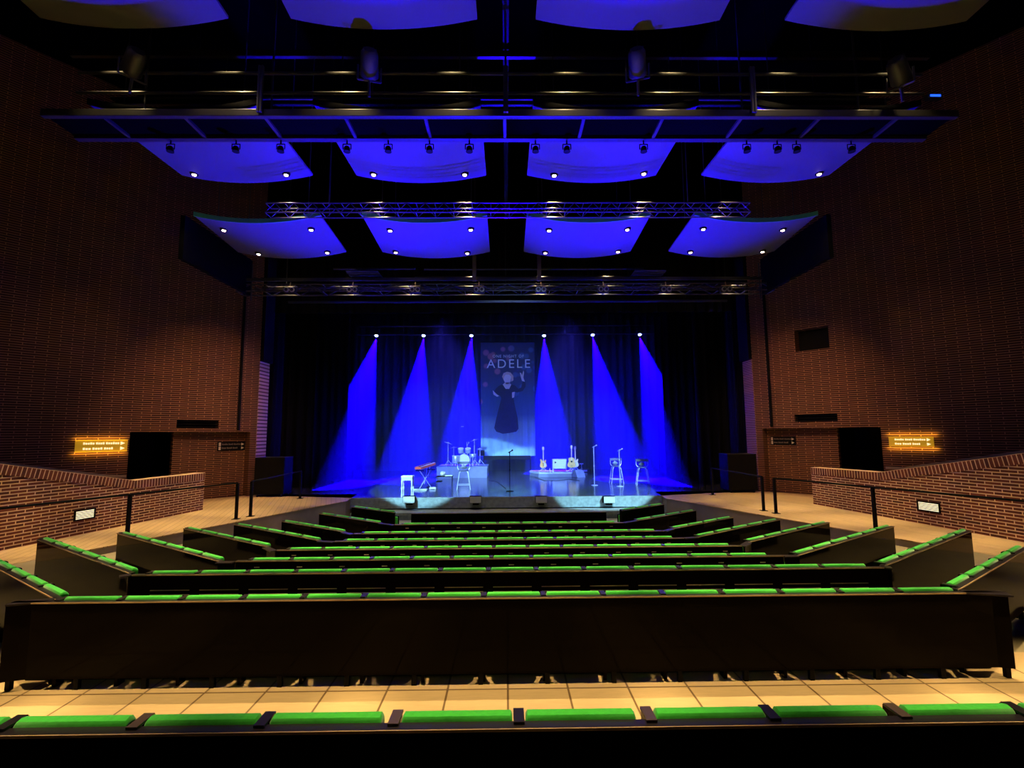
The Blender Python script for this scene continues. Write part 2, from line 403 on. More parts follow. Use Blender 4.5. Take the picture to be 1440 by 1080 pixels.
lA = [[(-7.66, 12.75), (-5.3, 12.75), (-7.4, 14.1), (-5.35, 14.1)], [(-3.15, 12.75), (-.95, 12.75), (-3.3, 14.1), (-1.15, 14.1)],
      [(1.2, 12.75), (3.35, 12.75), (1.2, 14.1), (3.4, 14.1)], [(5.45, 12.75), (7.65, 12.75), (5.6, 14.1), (7.8, 14.1)]]
lB = [[(-7.65, 11.4), (-5.4, 11.4)], [(-3.25, 11.4), (-1.0, 11.4)], [(1.22, 11.4), (3.45, 11.4)], [(7.85, 11.4)]]
lD = [[(-7.3, 7.05), (-5.2, 7.05)], [(-3.1, 7.05), (-1.0, 7.05)], [(1.2, 7.05), (3.2, 7.05)], [(5.3, 7.05), (7.4, 7.05)]]
for i in range(4):
    reflector(XC[i], 12.23, 14.33, 7.88, 7.70, 'curved ceiling reflector with four lamps, %s of the row nearest the stage' % pos[i], [(a, b, 0) for a, b in lA[i]], 'ceiling reflectors over the front seats')
    reflector(XC[i], 8.94, 11.68, 8.62, 8.68, 'curved ceiling reflector just beyond the lighting bridge, %s of the middle row' % pos[i], [(a, b, 0) for a, b in lB[i]], 'ceiling reflectors beyond the lighting bridge')
    reflector(XC[i], 5.0, 7.87, 9.5, 9.46, 'curved ceiling reflector cut by the top photo edge, %s of its row' % pos[i], [(a, b, 0) for a, b in lD[i]], 'ceiling reflectors at the top edge')
for s, nm in ((-1, 'left'), (1, 'right')):
    X = s*8.45+.08
    o = MB().box(*sorted((X, X+s*.12)), 12.23, 15.6, 6.72, 7.9).build('ceiling_fascia', M_fascia)
    tag(o, 'dark fascia board beside the %s end of the nearest reflector row' % nm, 'fascia')

# ================================================================== CATWALK / TRUSSES
cw = empty('lighting_bridge', (0, 8.53, 8.13), 0, 'long black lighting bridge with guard rails hung across the hall', 'lighting bridge')
XW = 8.6
MB().box(-XW, XW, -.05, .05, -.07, .07).build('front_beam', M_dsteel, cw, bevel=.01)
MB().box(-XW, XW, .66, .78, -.06, .06).build('rear_beam', M_dsteel, cw)
m = MB(); m.box(-XW, XW, .05, .66, .0, .02); m.build('deck', mat('black deck plate', (.0015, .0015, .0018), .9, spec=0.), cw)
for i in range(-5, 6):
    MB().box(i*1.5-.03, i*1.5+.03, .05, .66, -.05, -.001).build('cross_member', M_dsteel, cw)
for zz in (.42, .82): MB().tube((-XW+.6, 0, zz), (XW-.6, 0, zz), .03).build('guard_rail', M_dsteel, cw, smooth=True)
for zz in (.46, .86): MB().tube((-XW+.6, .75, zz), (XW-.6, .75, zz), .03).build('guard_rail', M_dsteel, cw, smooth=True)
for x in (-4.55, .02, 4.68): 
    MB().box(x-.045, x-.012, -.11, -.055, -.02, .9).box(x+.012, x+.045, -.11, -.055, -.02, .9).box(x-.012, x+.012, -.10, -.07, -.02, .9).build('post', M_steel, cw)
for x in (-7, -4.55, .02, 4.68, 7): MB().tube((x, .35, .021), (x, .35, 4.8), .02).build('hanger', M_steel, cw)

o = MB().box(-.03, .09, 4, 17.5, 10.2, 10.36).build('ceiling_beam', mat('dark painted beam', (.012, .012, .014), .6, spec=.1)); tag(o, 'long dark beam running down the middle of the ceiling towards the stage', 'beam')
for i, (Y, z, lab) in enumerate(((9.4, 10.2, 'thin dark pipe across the ceiling highest above the lighting bridge'), (10.6, 10.0, 'dark pipe across the ceiling just behind the bridge guard rails'))):
    o = MB().box(-9, 9, Y-.04, Y+.04, z-.2, z-.06).build('ceiling_pipe', M_dsteel); tag(o, lab, 'pipe')
# centre ceiling ducts catching blue
for x, lab in ((-2.7, 'left'), (2.7, 'right')):
    pass

def truss(name, X0, X1, Y, z, h, d, bay, label, r=.018):
    e = empty(name, (0, Y, z), 0, label, 'truss')
    for y, zz in ((0, 0), (0, h), (d, 0), (d, h)): MB().tube((X0, y, zz), (X1, y, zz), r, n=8).build('chord', M_alu, e, smooth=True)
    n = int((X1-X0)/bay); b = (X1-X0)/n
    for y in (0, d):
        m = MB()
        for i in range(n):
            x = X0+i*b; m.tube((x, y, 0), (x+b/2, y, h), r*.5, n=5); m.tube((x+b/2, y, h), (x+b, y, 0), r*.5, n=5)
        if y == 0: m.build('lattice', M_alu, e)
    for i in range(n+1):
        x = X0+i*b; m.tube((x, 0, 0), (x, d, 0), r*.5, n=5); m.tube((x, 0, h), (x, d, h), r*.5, n=5)
    m.build('lattice', M_alu, e)
    for x in (X0+1.5, 0, X1-1.5): MB().tube((x, d/2, h), (x, d/2, 12.9-z), .012, n=5).build('hanging_cable', M_steel, e)
    return e
t = truss('lattice_truss', -5.9, 6.1, 11.45, 7.60, .24, .30, .46, 'lattice lighting truss hung between two rows of ceiling reflectors')
t2 = truss('lamp_truss', -8.7, 8.8, 15.3, 6.78, .22, .5, .9, 'long truss above the stage opening carrying eight twin lamps', r=.024)
MB().box(-8.4, 8.4, -.03, .03, .33, .43).build('upper_beam', M_dsteel, t2)
MB().box(-7, 7.2, -.03, .03, -.40, -.34).build('lower_pipe', M_dsteel, t2)
for x, z0 in ((-8.2, -.34), (8.3, -.34)): MB().tube((x, 0, -.3), (x, 0, .9), .02).build('end_post', M_steel, t2)
for (x0, x1, z, lab) in ((-5.7, -3.0, 7.62, 'left'), (-2.7, 4.6, 7.60, 'middle'), (-3, 4.6, 7.32, 'lower middle'), (-8, 8, 7.0, 'long')):
    o = MB().tube((x0, 15.6, z), (x1, 15.6, z), .035).build('lighting_pipe', M_dsteel, smooth=True)
    tag(o, {'left': 'short dark pipe high above the lamp truss on the left', 'middle': 'upper dark pipe above the middle of the lamp truss', 'lower middle': 'second dark pipe just under the upper pipe above the lamp truss', 'long': 'longest dark pipe running right along the lamp truss'}[lab], 'pipe')
for x, lab in ((-1.0, 'left'), (1.08, 'right')):
    o = MB().box(x-.06, x+.06, 15.0, 15.1, 7.02, 7.85).build('hanging_post', M_arm); tag(o, '%s of two brown-lit upright posts above the lamp truss' % lab, 'post')
for x, lab in ((-4.55, 'left'), (4.62, 'right')):
    o = empty('cable_tray', (x, 14.9, 7.28), 0, '%s small slatted tray hanging below the gap between reflectors' % lab, 'tray')
    MB().box(-.5, .5, 0, .9, 0, .03).build('tray_base', M_alu, o)
    m = MB()
    for i in range(4): m.box(-.5, .5, .08+i*.22, .12+i*.22, -.03, -.001)
    m.build('slat', M_alu, o)

# eight twin lamps
e = empty('twin_lamp', (0,0,0), 0, 'x', 'stage light', 'twin lamps on the lamp truss')
MB().box(-.18, .18, -.02, .12, -.10, .09).build('housing', M_dsteel, e, bevel=.02)
for x in (-.088, .088):
    r_ = MB().lathe([(.080, 0), (.080, .025), (.06, .03)], n=20, T=Matrix.Translation((x, -.021, -.005)) @ Matrix.Rotation(PI/2, 4, 'X')).build('bezel', M_lens, e)
    MB().lathe([(.05, 0), (.05, .012)], n=16, T=Matrix.Translation((x, -.051, -.005)) @ Matrix.Rotation(PI/2, 4, 'X')).build('reflector_glass', M_steel, r_)
MB().box(-.15, .15, .0, .04, .12, .14).tube((0, .02, .14), (0, .05, .26), .015).build('clamp', M_trimw, e)
for i, x in enumerate((411, 498, 585, 674, 760.5, 848, 936, 1021)):
    p = atD(x, 410-(x-411)*.0048, 15.6); q = e if i == 0 else copy_tree(e)
    q.location = (p.x, 15.10, p.z); q['label'] = '%s twin lamp from the left on the lamp truss' % ORD[i]
# par cans below the bridge
e = empty('par_can', (0,0,0), 0, 'x', 'stage light', 'small black lamps under the lighting bridge')
MB().lathe([(.04, .09), (.06, .06), (.065, .0), (.07, -.02)], n=14).build('can', M_black, e, smooth=True)
MB().path([(-.08, 0, .03), (-.08, 0, .14), (.08, 0, .14), (.08, 0, .03)], .01).tube((0, 0, .14), (0, 0, .22), .015).build('yoke', M_black, e)
for i, x in enumerate((240, 332, 395, 488, 546, 604, 660, 753, 797, 905, 1050, 1093, 1120, 1197)):
    p = atY(x, 203, 9.25); q = e if i == 0 else copy_tree(e)
    q.location = (p.x, 9.25, 7.845); q['label'] = '%s small black lamp from the left hanging under the lighting bridge' % ORD[i]
# four followspots
e = empty('large_spotlight', (0,0,0), 0, 'x', 'stage light', 'large spotlights on the lighting bridge')
bd = MB().lathe([(.10, .42), (.15, .36), (.16, .1), (.17, 0), (.17, -.02)], n=20, T=Matrix.Rotation(math.radians(62), 4, 'X')).build('body', M_steel, e, smooth=True)
MB().lathe([(.135, -.045), (.14, -.021)], n=20, T=Matrix.Rotation(math.radians(62), 4, 'X')).build('lens', M_lens, bd)
MB().path([(-.2, -.1, .08), (-.2, -.1, -.2), (.2, -.1, -.2), (.2, -.1, .08)], .018).tube((0, -.1, -.2), (0, -.02, -.45), .025).build('yoke', M_steel, e)
MB().box(-.12, .12, -.28, -.16, .12, .3).build('rear_housing', M_steel, e)
for i, (x, y, rz) in enumerate(((190, 105, .9), (521, 108, .25), (897, 103, -.3), (1271, 108, -.9))):
    p = atD(x, y, 8.9); q = e if i == 0 else copy_tree(e)
    q.location = (p.x, 8.25, p.z); q.rotation_euler.z = rz+PI*0
    q['label'] = '%s large spotlight from the left standing on the lighting bridge' % ORD[i]
p = atD(1312, 137, 9.3)
o = empty('blue_indicator_lamp', p, 0, 'small lamp glowing blue at the right end of the lighting bridge', 'lamp')
MB().box(-.14, .14, -.05, .05, -.04, .05).build('case', M_steel, o); MB().box(-.1, .1, -.06, -.051, -.02, .02).build('lens', mat('deep blue lamp', (0, .1, 1), emit=(.02, .12, 1), es=1.6), o)
# poles on the walls
for s, nm, tp, bt in ((-1, 'left', (345, 415), (333, 605)), (1, 'right', (1077, 405), (1087, 598))):
    p = atD(tp[0], tp[1], 16.9); X = s*9.52
    O, U = (OL, UL) if s < 0 else (OR, UR)
    a = hit(*bt, O, U); n = Vector((-s*.785, -.62))
    q = Vector(O)+Vector(U)*a[0]+n*.12
    o = empty('wall_pipe', (q.x, q.y, HD+.05), 0, 'tall black pipe standing on the brick wall left of the stage' if s < 0 else 'tall black pipe standing on the brick wall right of the stage', 'pipe')
    MB().tube((0, 0, 0), (0, 0, 5.0), .05, n=10).build('pipe', M_black, o)
    MB().tube((0, 0, 2.6), (-n.x*.12, -n.y*.12, 2.6), .02).build('bracket', M_black, o)
# ================================================================== SIGNS
def sign(px, O, U, s, lit, label):
    a, b = hit(px[0], px[1], O, U), hit(px[2], px[3], O, U)
    s0, s1 = sorted((a[0], b[0])); z1, z0 = max(a[1], b[1]), min(a[1], b[1])
    e = empty('wall_sign', (*O, 0), math.atan2(U[1], U[0]), label, 'sign')
    ysg = 1 if s < 0 else -1
    off = 0 if lit else -ysg*.36
    Y = lambda a_, b_: sorted((off+ysg*a_, off+ysg*b_))
    W = s1-s0; H = z1-z0
    m = MB().box(s0, s1, *Y(0, .05), z0, z1); m.build('sign_panel', M_amber if lit else M_black, e)
    l = MB(); d = -1 if s < 0 else 1          # reading direction in local x
    X = lambda f_: (s0+f_*W) if d > 0 else (s1-f_*W)
    for row, ws in ((.70, ((.14, .36), (.38, .55), (.57, .84))), (.27, ((.14, .30), (.32, .52), (.54, .72)))):
        zc = z0+H*row
        for a_, b_ in ws:
            n = max(3, int((b_-a_)*24))
            for i in range(n):
                xa, xb = X(a_+(b_-a_)*i/n), X(a_+(b_-a_)*(i+.72)/n)
                l.box(*sorted((xa, xb)), *Y(.051, .06), zc-H*.075, zc+H*.075*(1 if i % 3 else 1.4))
    if lit: l.build('lettering', M_cream, e)
    else: l.build('lettering', mat('grey sign lettering', (.10, .09, .08), .6), e)
    ar = MB(); mt = M_cream if lit else mat('pale sign symbol', (.5, .46, .42), .6)
    for row in (.70, .27):
        zc = z0+H*row; xa = X(.90); k = H*.15; j = k*d
        ar.prism_xz([(xa-j, zc-k), (xa+j, zc), (xa-j, zc+k)], *Y(.051, .06))
    ar.build('arrow', mt, e)
    if not lit:
        sq = MB()
        for row in (.72, .27):
            zc = z0+H*row; sq.box(*sorted((X(.03), X(.10))), *Y(.051, .06), zc-H*.19, zc+H*.19)
        sq.build('pictogram', mt, e)
    return e
sign((106, 619, 178, 634.5), OL, UL, -1, True, 'glowing amber direction sign on the left brick wall')
sign((1250, 614, 1314, 628.5), OR, UR, 1, True, 'glowing amber direction sign on the right brick wall')
sign((312, 621.5, 350, 633), OL, UL, -1, False, 'unlit black direction sign on brick inside the left passage opening')
sign((1078, 614, 1114, 626), OR, UR, 1, False, 'unlit black direction sign on brick inside the right passage opening')
for s, O, U, px in ((-1, OL, UL, (141, 627)), (1, OR, UR, (1282, 621))):
    for dz in (.20, -.20):
        a = hit(*px, O, U); n = Vector((-s*.785, -.62)); q = Vector(O)+Vector(U)*a[0]+n*.07
        l = bpy.data.lights.new('sign_glow', 'AREA'); l.shape = 'RECTANGLE'; l.size = 1.2; l.size_y = .03; l.color = (1, .55, .06); l.energy = 3
        ol = bpy.data.objects.new('sign_glow', l); COL.objects.link(ol); ol.location = (q.x, q.y, a[1]+dz)
        ol.rotation_euler = Vector((-n.x, -n.y, 0)).to_track_quat('-Z', 'Y').to_euler()

# ================================================================== HANDRAILS
def rail(name, pts, posts, label, H=.92):
    e = empty(name, (pts[0][0], pts[0][1], 0), 0, label, 'handrail')
    b = Vector((pts[0][0], pts[0][1], 0)); L = [Vector((p[0], p[1], H))-b for p in pts]
    m = MB()
    for a, c in zip(L, L[1:]): m.tube(a, c, .022, n=8)
    m.build('top_rail', M_black, e)
    for p in posts:
        q = Vector((p[0], p[1], 0))-b
        g = MB().box(q.x-.03, q.x+.03, q.y-.03, q.y+.03, 0, H).build('post', M_black, e)
        MB().box(q.x-.08, q.x+.08, q.y-.08, q.y+.08, 0, .012).build('base_plate', M_black, g)
rail('handrail', [(-6.86, 13.3), (-7.06, 16.9)], [(-6.86, 13.3), (-7.06, 16.9)], 'short black handrail on the left walkway nearest the stage')
rail('handrail', [(-7.02, 12.9), (-8.3, 11.0), (-9.3, 6.8), (-9.9, 4.4)][0:1]+[(-8.0, 10.55), (-9.6, 6.7)], [(-7.02, 12.9), (-8.0, 10.55), (-9.6, 6.7)], 'long black handrail along the left walkway beside the seat rows')
rail('handrail', [(7.06, 13.5), (7.12, 16.95)], [(7.06, 13.5), (7.12, 16.95)], 'short black handrail on the right walkway nearest the stage')
rail('handrail', [(7.15, 13.05), (8.1, 10.8), (9.7, 6.9)], [(7.15, 13.05), (8.1, 10.8), (9.7, 6.9)], 'long black handrail along the right walkway beside the seat rows')

# ================================================================== SEATS
def make_seat(arm_m, group, z=HB):
    e = empty('theatre_seat', (0,0,0), 0, 'x', 'seat', group)
    m = MB(); N = 6; ys = [.075, .09, .12, .15, .165]; 
    prof = [(.076, z-.42), (.076, z-.012), (.084, z+.001), (.106, z+.006), (.128, z+.001), (.140, z-.016), (.140, z-.42)]
    vs = []; xs = [-.236, -.228, 0, .228, .236]
    for x in xs:
        k = .012 if abs(x) > .23 else 0
        for y, zz in prof: vs.append((x, y, zz-(k if zz > z-.1 else 0)))
    n = len(prof); fs = [tuple(range(n)), tuple(range(5*n-1, 4*n-1, -1))]
    for i in range(4):
        for j in range(n): fs.append((i*n+j, (i+1)*n+j, (i+1)*n+(j+1) % n, i*n+(j+1) % n))
    m.add(vs, fs).build('back_cushion', M_green, e, smooth=True)
    MB().box(-.23, .23, .20, .26, z-.42, z-.16).build('seat_cushion', M_green, e, bevel=.02)
    sh = MB().box(-.235, .235, .261, .285, z-.44, z-.15).build('seat_pan', M_lac, e, bevel=.005)
    MB().box(-.288, -.242, .045, .15, z-.0145, z-.004).build('armrest', arm_m, e)
    MB().box(-.28, -.25, .08, .165, 0, z-.016).build('side_stanchion', M_lac, e)
    return e
def backboard(cx, cy, rz, W, n, z0, label, feet_gap=.09, dashes=False, strips=False, H=HB, trim=M_trimw, front=.075):
    cx -= math.sin(rz)*.06; cy += math.cos(rz)*.06; front -= .06
    e = empty('seat_row_backboard', (cx, cy, z0), rz, label, 'seat backboard', 'black backboards of the seat rows')
    T = Matrix.Identity(4)
    MB().prism_xz([(-W/2, feet_gap), (W/2, feet_gap), (W/2, H-.03), (-W/2, H-.03)], -.03, -.005).build('panel', M_lac, e)
    MB().box(-W/2, W/2, -.035, front-.001, H-.03, H-.016).build('ledge', M_ledge, e)
    MB().box(-W/2, W/2, -.041, -.0355, H-.028, H-.017).build('edge_trim', trim, e)
    for i in range(n+1):
        x = -W/2+.03+(W-.06)*i/n
        MB().box(x-.02, x+.02, -.028, .01, 0, feet_gap-.001).build('foot', M_black, e)
    MB().box(-W/2+.02, W/2-.02, .14, .18, .005, .13).build('under_seat_shade', M_black, e)  # added black box standing in for the shade under the seats
    if dashes:  # small pale metal dash below the ledge at each seat
        for i in range(n):
            x = -W/2+W*(i+.5)/n
            MB().box(x-.035, x+.035, -.0345, -.0305, H-.105, H-.093).build('pale_dash', M_brushed, e)
    if strips:
        for i in range(n):
            x = -W/2+.17+(W-.34)*(i+.5)/n
            for zz in (H-.185, H-.232): MB().box(x-.21, x+.21, -.036, -.0305, zz, zz+.007).build('metal_strip', M_brushed, e)
    return e
SP = .53
seatA = make_seat(M_armd, 'green seats of the centre block')
used = [False]
seatB = make_seat(M_armd, 'green seats of the centre block', .74)
used_b = [False]
def put_seat(x, y, z, rz, label, group, tall=False):
    if tall:
        q = seatB if not used_b[0] else copy_tree(seatB); used_b[0] = True
    elif not used[0]: q = seatA; used[0] = True
    else: q = copy_tree(seatA)
    q.location = (x, y, z); q.rotation_euler = (0, 0, rz); q['label'] = label; q['group'] = group
    return q
# row nearest the camera
protoR1 = make_seat(M_arm, 'green seats in the nearest row')
x1 = [(110, 1014), (290, 1012), (462.5, 1011), (644, 1011), (815, 1009), (995, 1007), (1163, 1005), (1341, 1003)]
xs = [-1.87, -1.34, -.805, -.22, .285, .835, 1.35, 1.87]
xs = [atY(a, b, 2.24).x for a, b in x1]
xs = [xs[0]-SP]+xs+[xs[-1]+SP]
for i, x in enumerate(xs):
    q = protoR1 if i == 0 else copy_tree(protoR1)
    q.location = (x, 2.12, .28)
    q['label'] = '%s green seat from the left in the nearest row' % ORD[i]
    for ch in [c for c in COL.objects if c.parent == q and c.name.startswith('armrest')]:
        if i % 2: ch.data = [c for c in COL.objects if c.parent == seatA and c.name.startswith('armrest')][0].data
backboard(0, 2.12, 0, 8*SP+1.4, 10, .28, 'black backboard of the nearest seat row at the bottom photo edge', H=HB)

RN = ['first', 'second', 'third', 'fourth', 'fifth', 'sixth', 'seventh', 'eighth']
for k, (Y, zt, n, x0, c, e_, wn) in enumerate(ROWS):
    HK = .74 if k == 0 else HB
    zf = 0 if k == 0 else zt-HB
    rl = RN[k]+' row beyond the cross aisle'
    if n:
        W = n*SP
        cx = x0+W/2+.03
        for i in range(n):
            put_seat(x0+.03+SP*(i+.5), Y, zf, 0, '%s green seat from the left, centre block, %s' % (ORD[i], rl), 'green seats of the centre block', k == 0)
        backboard(cx, Y, 0, W+.34 if k else W+.76, n, zf, 'black backboard of the centre block, '+rl, dashes=k > 1, strips=k == 1, H=HK)
    else:
        W = 4.75; cx = .05
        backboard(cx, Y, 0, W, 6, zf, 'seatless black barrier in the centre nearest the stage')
    for s, nm in ((-1, 'left'), (1, 'right')):
        d = WD if e_ is None else tuple((Vector(e_)-Vector(c)).normalized())
        Lw = SP*wn+.12 if e_ is None else (Vector(e_)-Vector(c)).length
        rz = math.atan2(d[1], d[0])*s
        cc = Vector((s*c[0]+.04, c[1])); dd = Vector((s*d[0], d[1]))
        cen = cc+dd*(Lw/2-.1)
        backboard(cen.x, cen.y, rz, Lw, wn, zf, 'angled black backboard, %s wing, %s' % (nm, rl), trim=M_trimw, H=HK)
        sp = (Lw-.1)/wn
        for i in range(wn):
            p = cc+dd*(-.02+sp*(i+.5))
            q = put_seat(p.x, p.y, zf, rz, '%s green seat out from the centre, %s wing, %s' % (ORD[i], nm, rl), 'green seats of the %s wing' % nm, k == 0)
        # corner infill between centre block and wing
        if n:
            ce = Vector((cx+s*((W+.34 if k else W+.76)/2), Y)); ws = cc-dd*.1
            if (ws-ce).length > .05:
                m = MB(); v = ws-ce; L = v.length
                o = empty('corner_infill', (ce.x, ce.y, zf), math.atan2(v.y, v.x), 'black corner board joining centre and %s wing, %s' % (nm, rl), 'seat backboard', 'corner boards of the seat rows')
                MB().box(0, L, -.02, .0, .09, HK-.03).build('panel', M_lac, o); MB().box(0, L, -.03, .07, HK-.03, HK-.016).build('ledge', M_ledge, o)

# ================================================================== STAGE DRAPES
def drape(name, x0, x1, Y, z0, z1, m, label, amp=.09, wl=.38, ax='x', dens=8):
    n = max(8, int(abs(x1-x0)/wl*dens)); vs = []; fs = []
    for i in range(n+1):
        t = i/n; x = x0+(x1-x0)*t; ph = 2*PI*(x-x0)/wl
        y = amp*math.sin(ph+.6*math.sin(ph*.31))*(.7+.3*math.sin(x*1.7))
        for z in (z0, z1):
            vs.append((x, Y+y, z) if ax == 'x' else (Y+y, x, z))
    for i in range(n): fs.append((2*i, 2*i+2, 2*i+3, 2*i+1))
    o = MB().add(vs, fs).build(name, m, smooth=True)
    sd = o.modifiers.new('s', 'SOLIDIFY'); sd.thickness = .02
    return tag(o, label, 'curtain')
drape('back_curtain', -9.2, 9.3, 29.3, 0.0, 9.5, M_bcloth, 'dark pleated curtain across the whole back of the stage', amp=.12, wl=.5)
for s, nm in ((-1, 'left'), (1, 'right')):
    drape('wing_curtain', s*9.4, s*8.05, 20.4, .0, 8.6, M_drape, 'black wing curtain nearest the audience on the %s of the stage' % nm)
    drape('wing_curtain', s*9.5, s*7.6, 23.3, .0, 8.6, M_drape, 'black middle wing curtain on the %s of the stage' % nm)
    drape('wing_curtain', s*9.5, s*8.3, 26.6, .0, 8.6, M_drape, 'black rear wing curtain on the %s of the stage' % nm)
    drape('side_curtain', 18.9, 29.2, s*9.75, .0, 9, M_drape, 'black side curtain running back along the %s of the stage' % nm, ax='y')
drape('border_curtain', -9.7, 9.7, 19.25, 7.05, 11, M_drape, 'black border curtain hanging over the front of the stage')
drape('border_curtain', -9.7, 9.7, 24.5, 8.4, 11, M_drape, 'black border curtain hanging further back behind the front one')
o = MB().box(-9.8, 9.8, 19.0, 29.5, 10.98, 11.05).build('ceiling_stage', M_ceil); struct(o)
# narrow upright poles catching light at the wings
for x, y, lab in ((474, 668, 'thin upright pole at the far left of the blue beams'), (497, 662, 'second thin upright pole from the left of the stage'), (932, 664, 'thin upright pole right of the rightmost beam'), (957, 672, 'thin upright pole farthest right on the stage')):
    p = atZ(x, y); o = MB().tube((p.x, p.y, 0), (p.x, p.y, 2.3 if y > 665 else 5.2), .02).build('upright_pole', M_dsteel); tag(o, lab, 'pole')

# ================================================================== BEAM LIGHTS ON THE REAR BAR
b = empty('rear_lighting_bar', (0, 27.9, 7.95), 0, 'thin rear lighting bar carrying six blue beam lamps', 'lighting bar')
MB().tube((-9, 0, 0), (9.2, 0, 0), .035).build('lower_pipe', M_dsteel, b, smooth=True)
MB().tube((-9, 0, .5), (9.2, 0, .5), .03).build('upper_pipe', M_dsteel, b, smooth=True)
for x in (-6, 0, 6): MB().tube((x, 0, .02), (x, 0, 2.9), .015).build('hanger', M_steel, b)
e = empty('beam_lamp', (0,0,0), 0, 'x', 'stage light', 'blue beam lamps on the rear bar')
MB().box(-.13, .13, -.12, .12, .05, .2).build('base', M_black, e)
MB().path([(-.17, 0, .06), (-.17, 0, -.12), (-.13, 0, -.12)], .02).path([(.17, 0, .06), (.17, 0, -.12), (.13, 0, -.12)], .02).build('yoke', M_black, e)
hd = MB().lathe([(.08, .12), (.12, .05), (.12, -.10), (.11, -.12)], (0, 0, -.12), n=16, T=Matrix.Rotation(-.45, 4, 'X')).build('head', M_black, e, smooth=True)
MB().lathe([(.02, -.16), (.09, -.145), (.10, -.122)], (0, 0, -.12), n=16, T=Matrix.Rotation(-.45, 4, 'X')).build('lens', M_bluel, hd, smooth=True)
BL = [(530, 474, -7.5, 21.8, 20), (596, 474, -4.75, 23.2, 19), (663, 474, -2.5, 26.4, 23), (765, 474, 2.45, 26.4, 23), (833, 473, 5.55, 23.2, 19), (899, 472.5, 7.75, 21.8, 20)]
BLUE = (.004, .0, 1)
HZ = True
for i, (x, y, tx, ty, cn) in enumerate(BL):
    p = atY(x, y, 27.9); q = e if i == 0 else copy_tree(e)
    q.location = (p.x, 27.9, p.z+.28); q['label'] = '%s glowing blue beam lamp from the left on the rear bar' % ORD[i]
    spot((p.x, 27.80, p.z-.1), (tx, ty, 0), BLUE, 420000, cn, .12, .04, 'beam')
if HZ:
    hz = MB().box(-9.1, 9.2, 18.2, 29.1, .01, 8.35).build('stage_haze', M_black)
    m = bpy.data.materials.new('thin stage haze'); m.use_nodes = True; nt = m.node_tree
    nt.nodes.remove(nt.nodes['Principled BSDF']); vs_ = nt.nodes.new('ShaderNodeVolumeScatter')
    vs_.inputs['Density'].default_value = .010; vs_.inputs['Anisotropy'].default_value = .2
    nt.links.new(vs_.outputs[0], nt.nodes['Material Output'].inputs['Volume'])
    hz.data.materials.clear(); hz.data.materials.append(m)
    tag(hz, 'thin haze hanging over the stage making the blue beams visible', 'haze', kind='stuff')

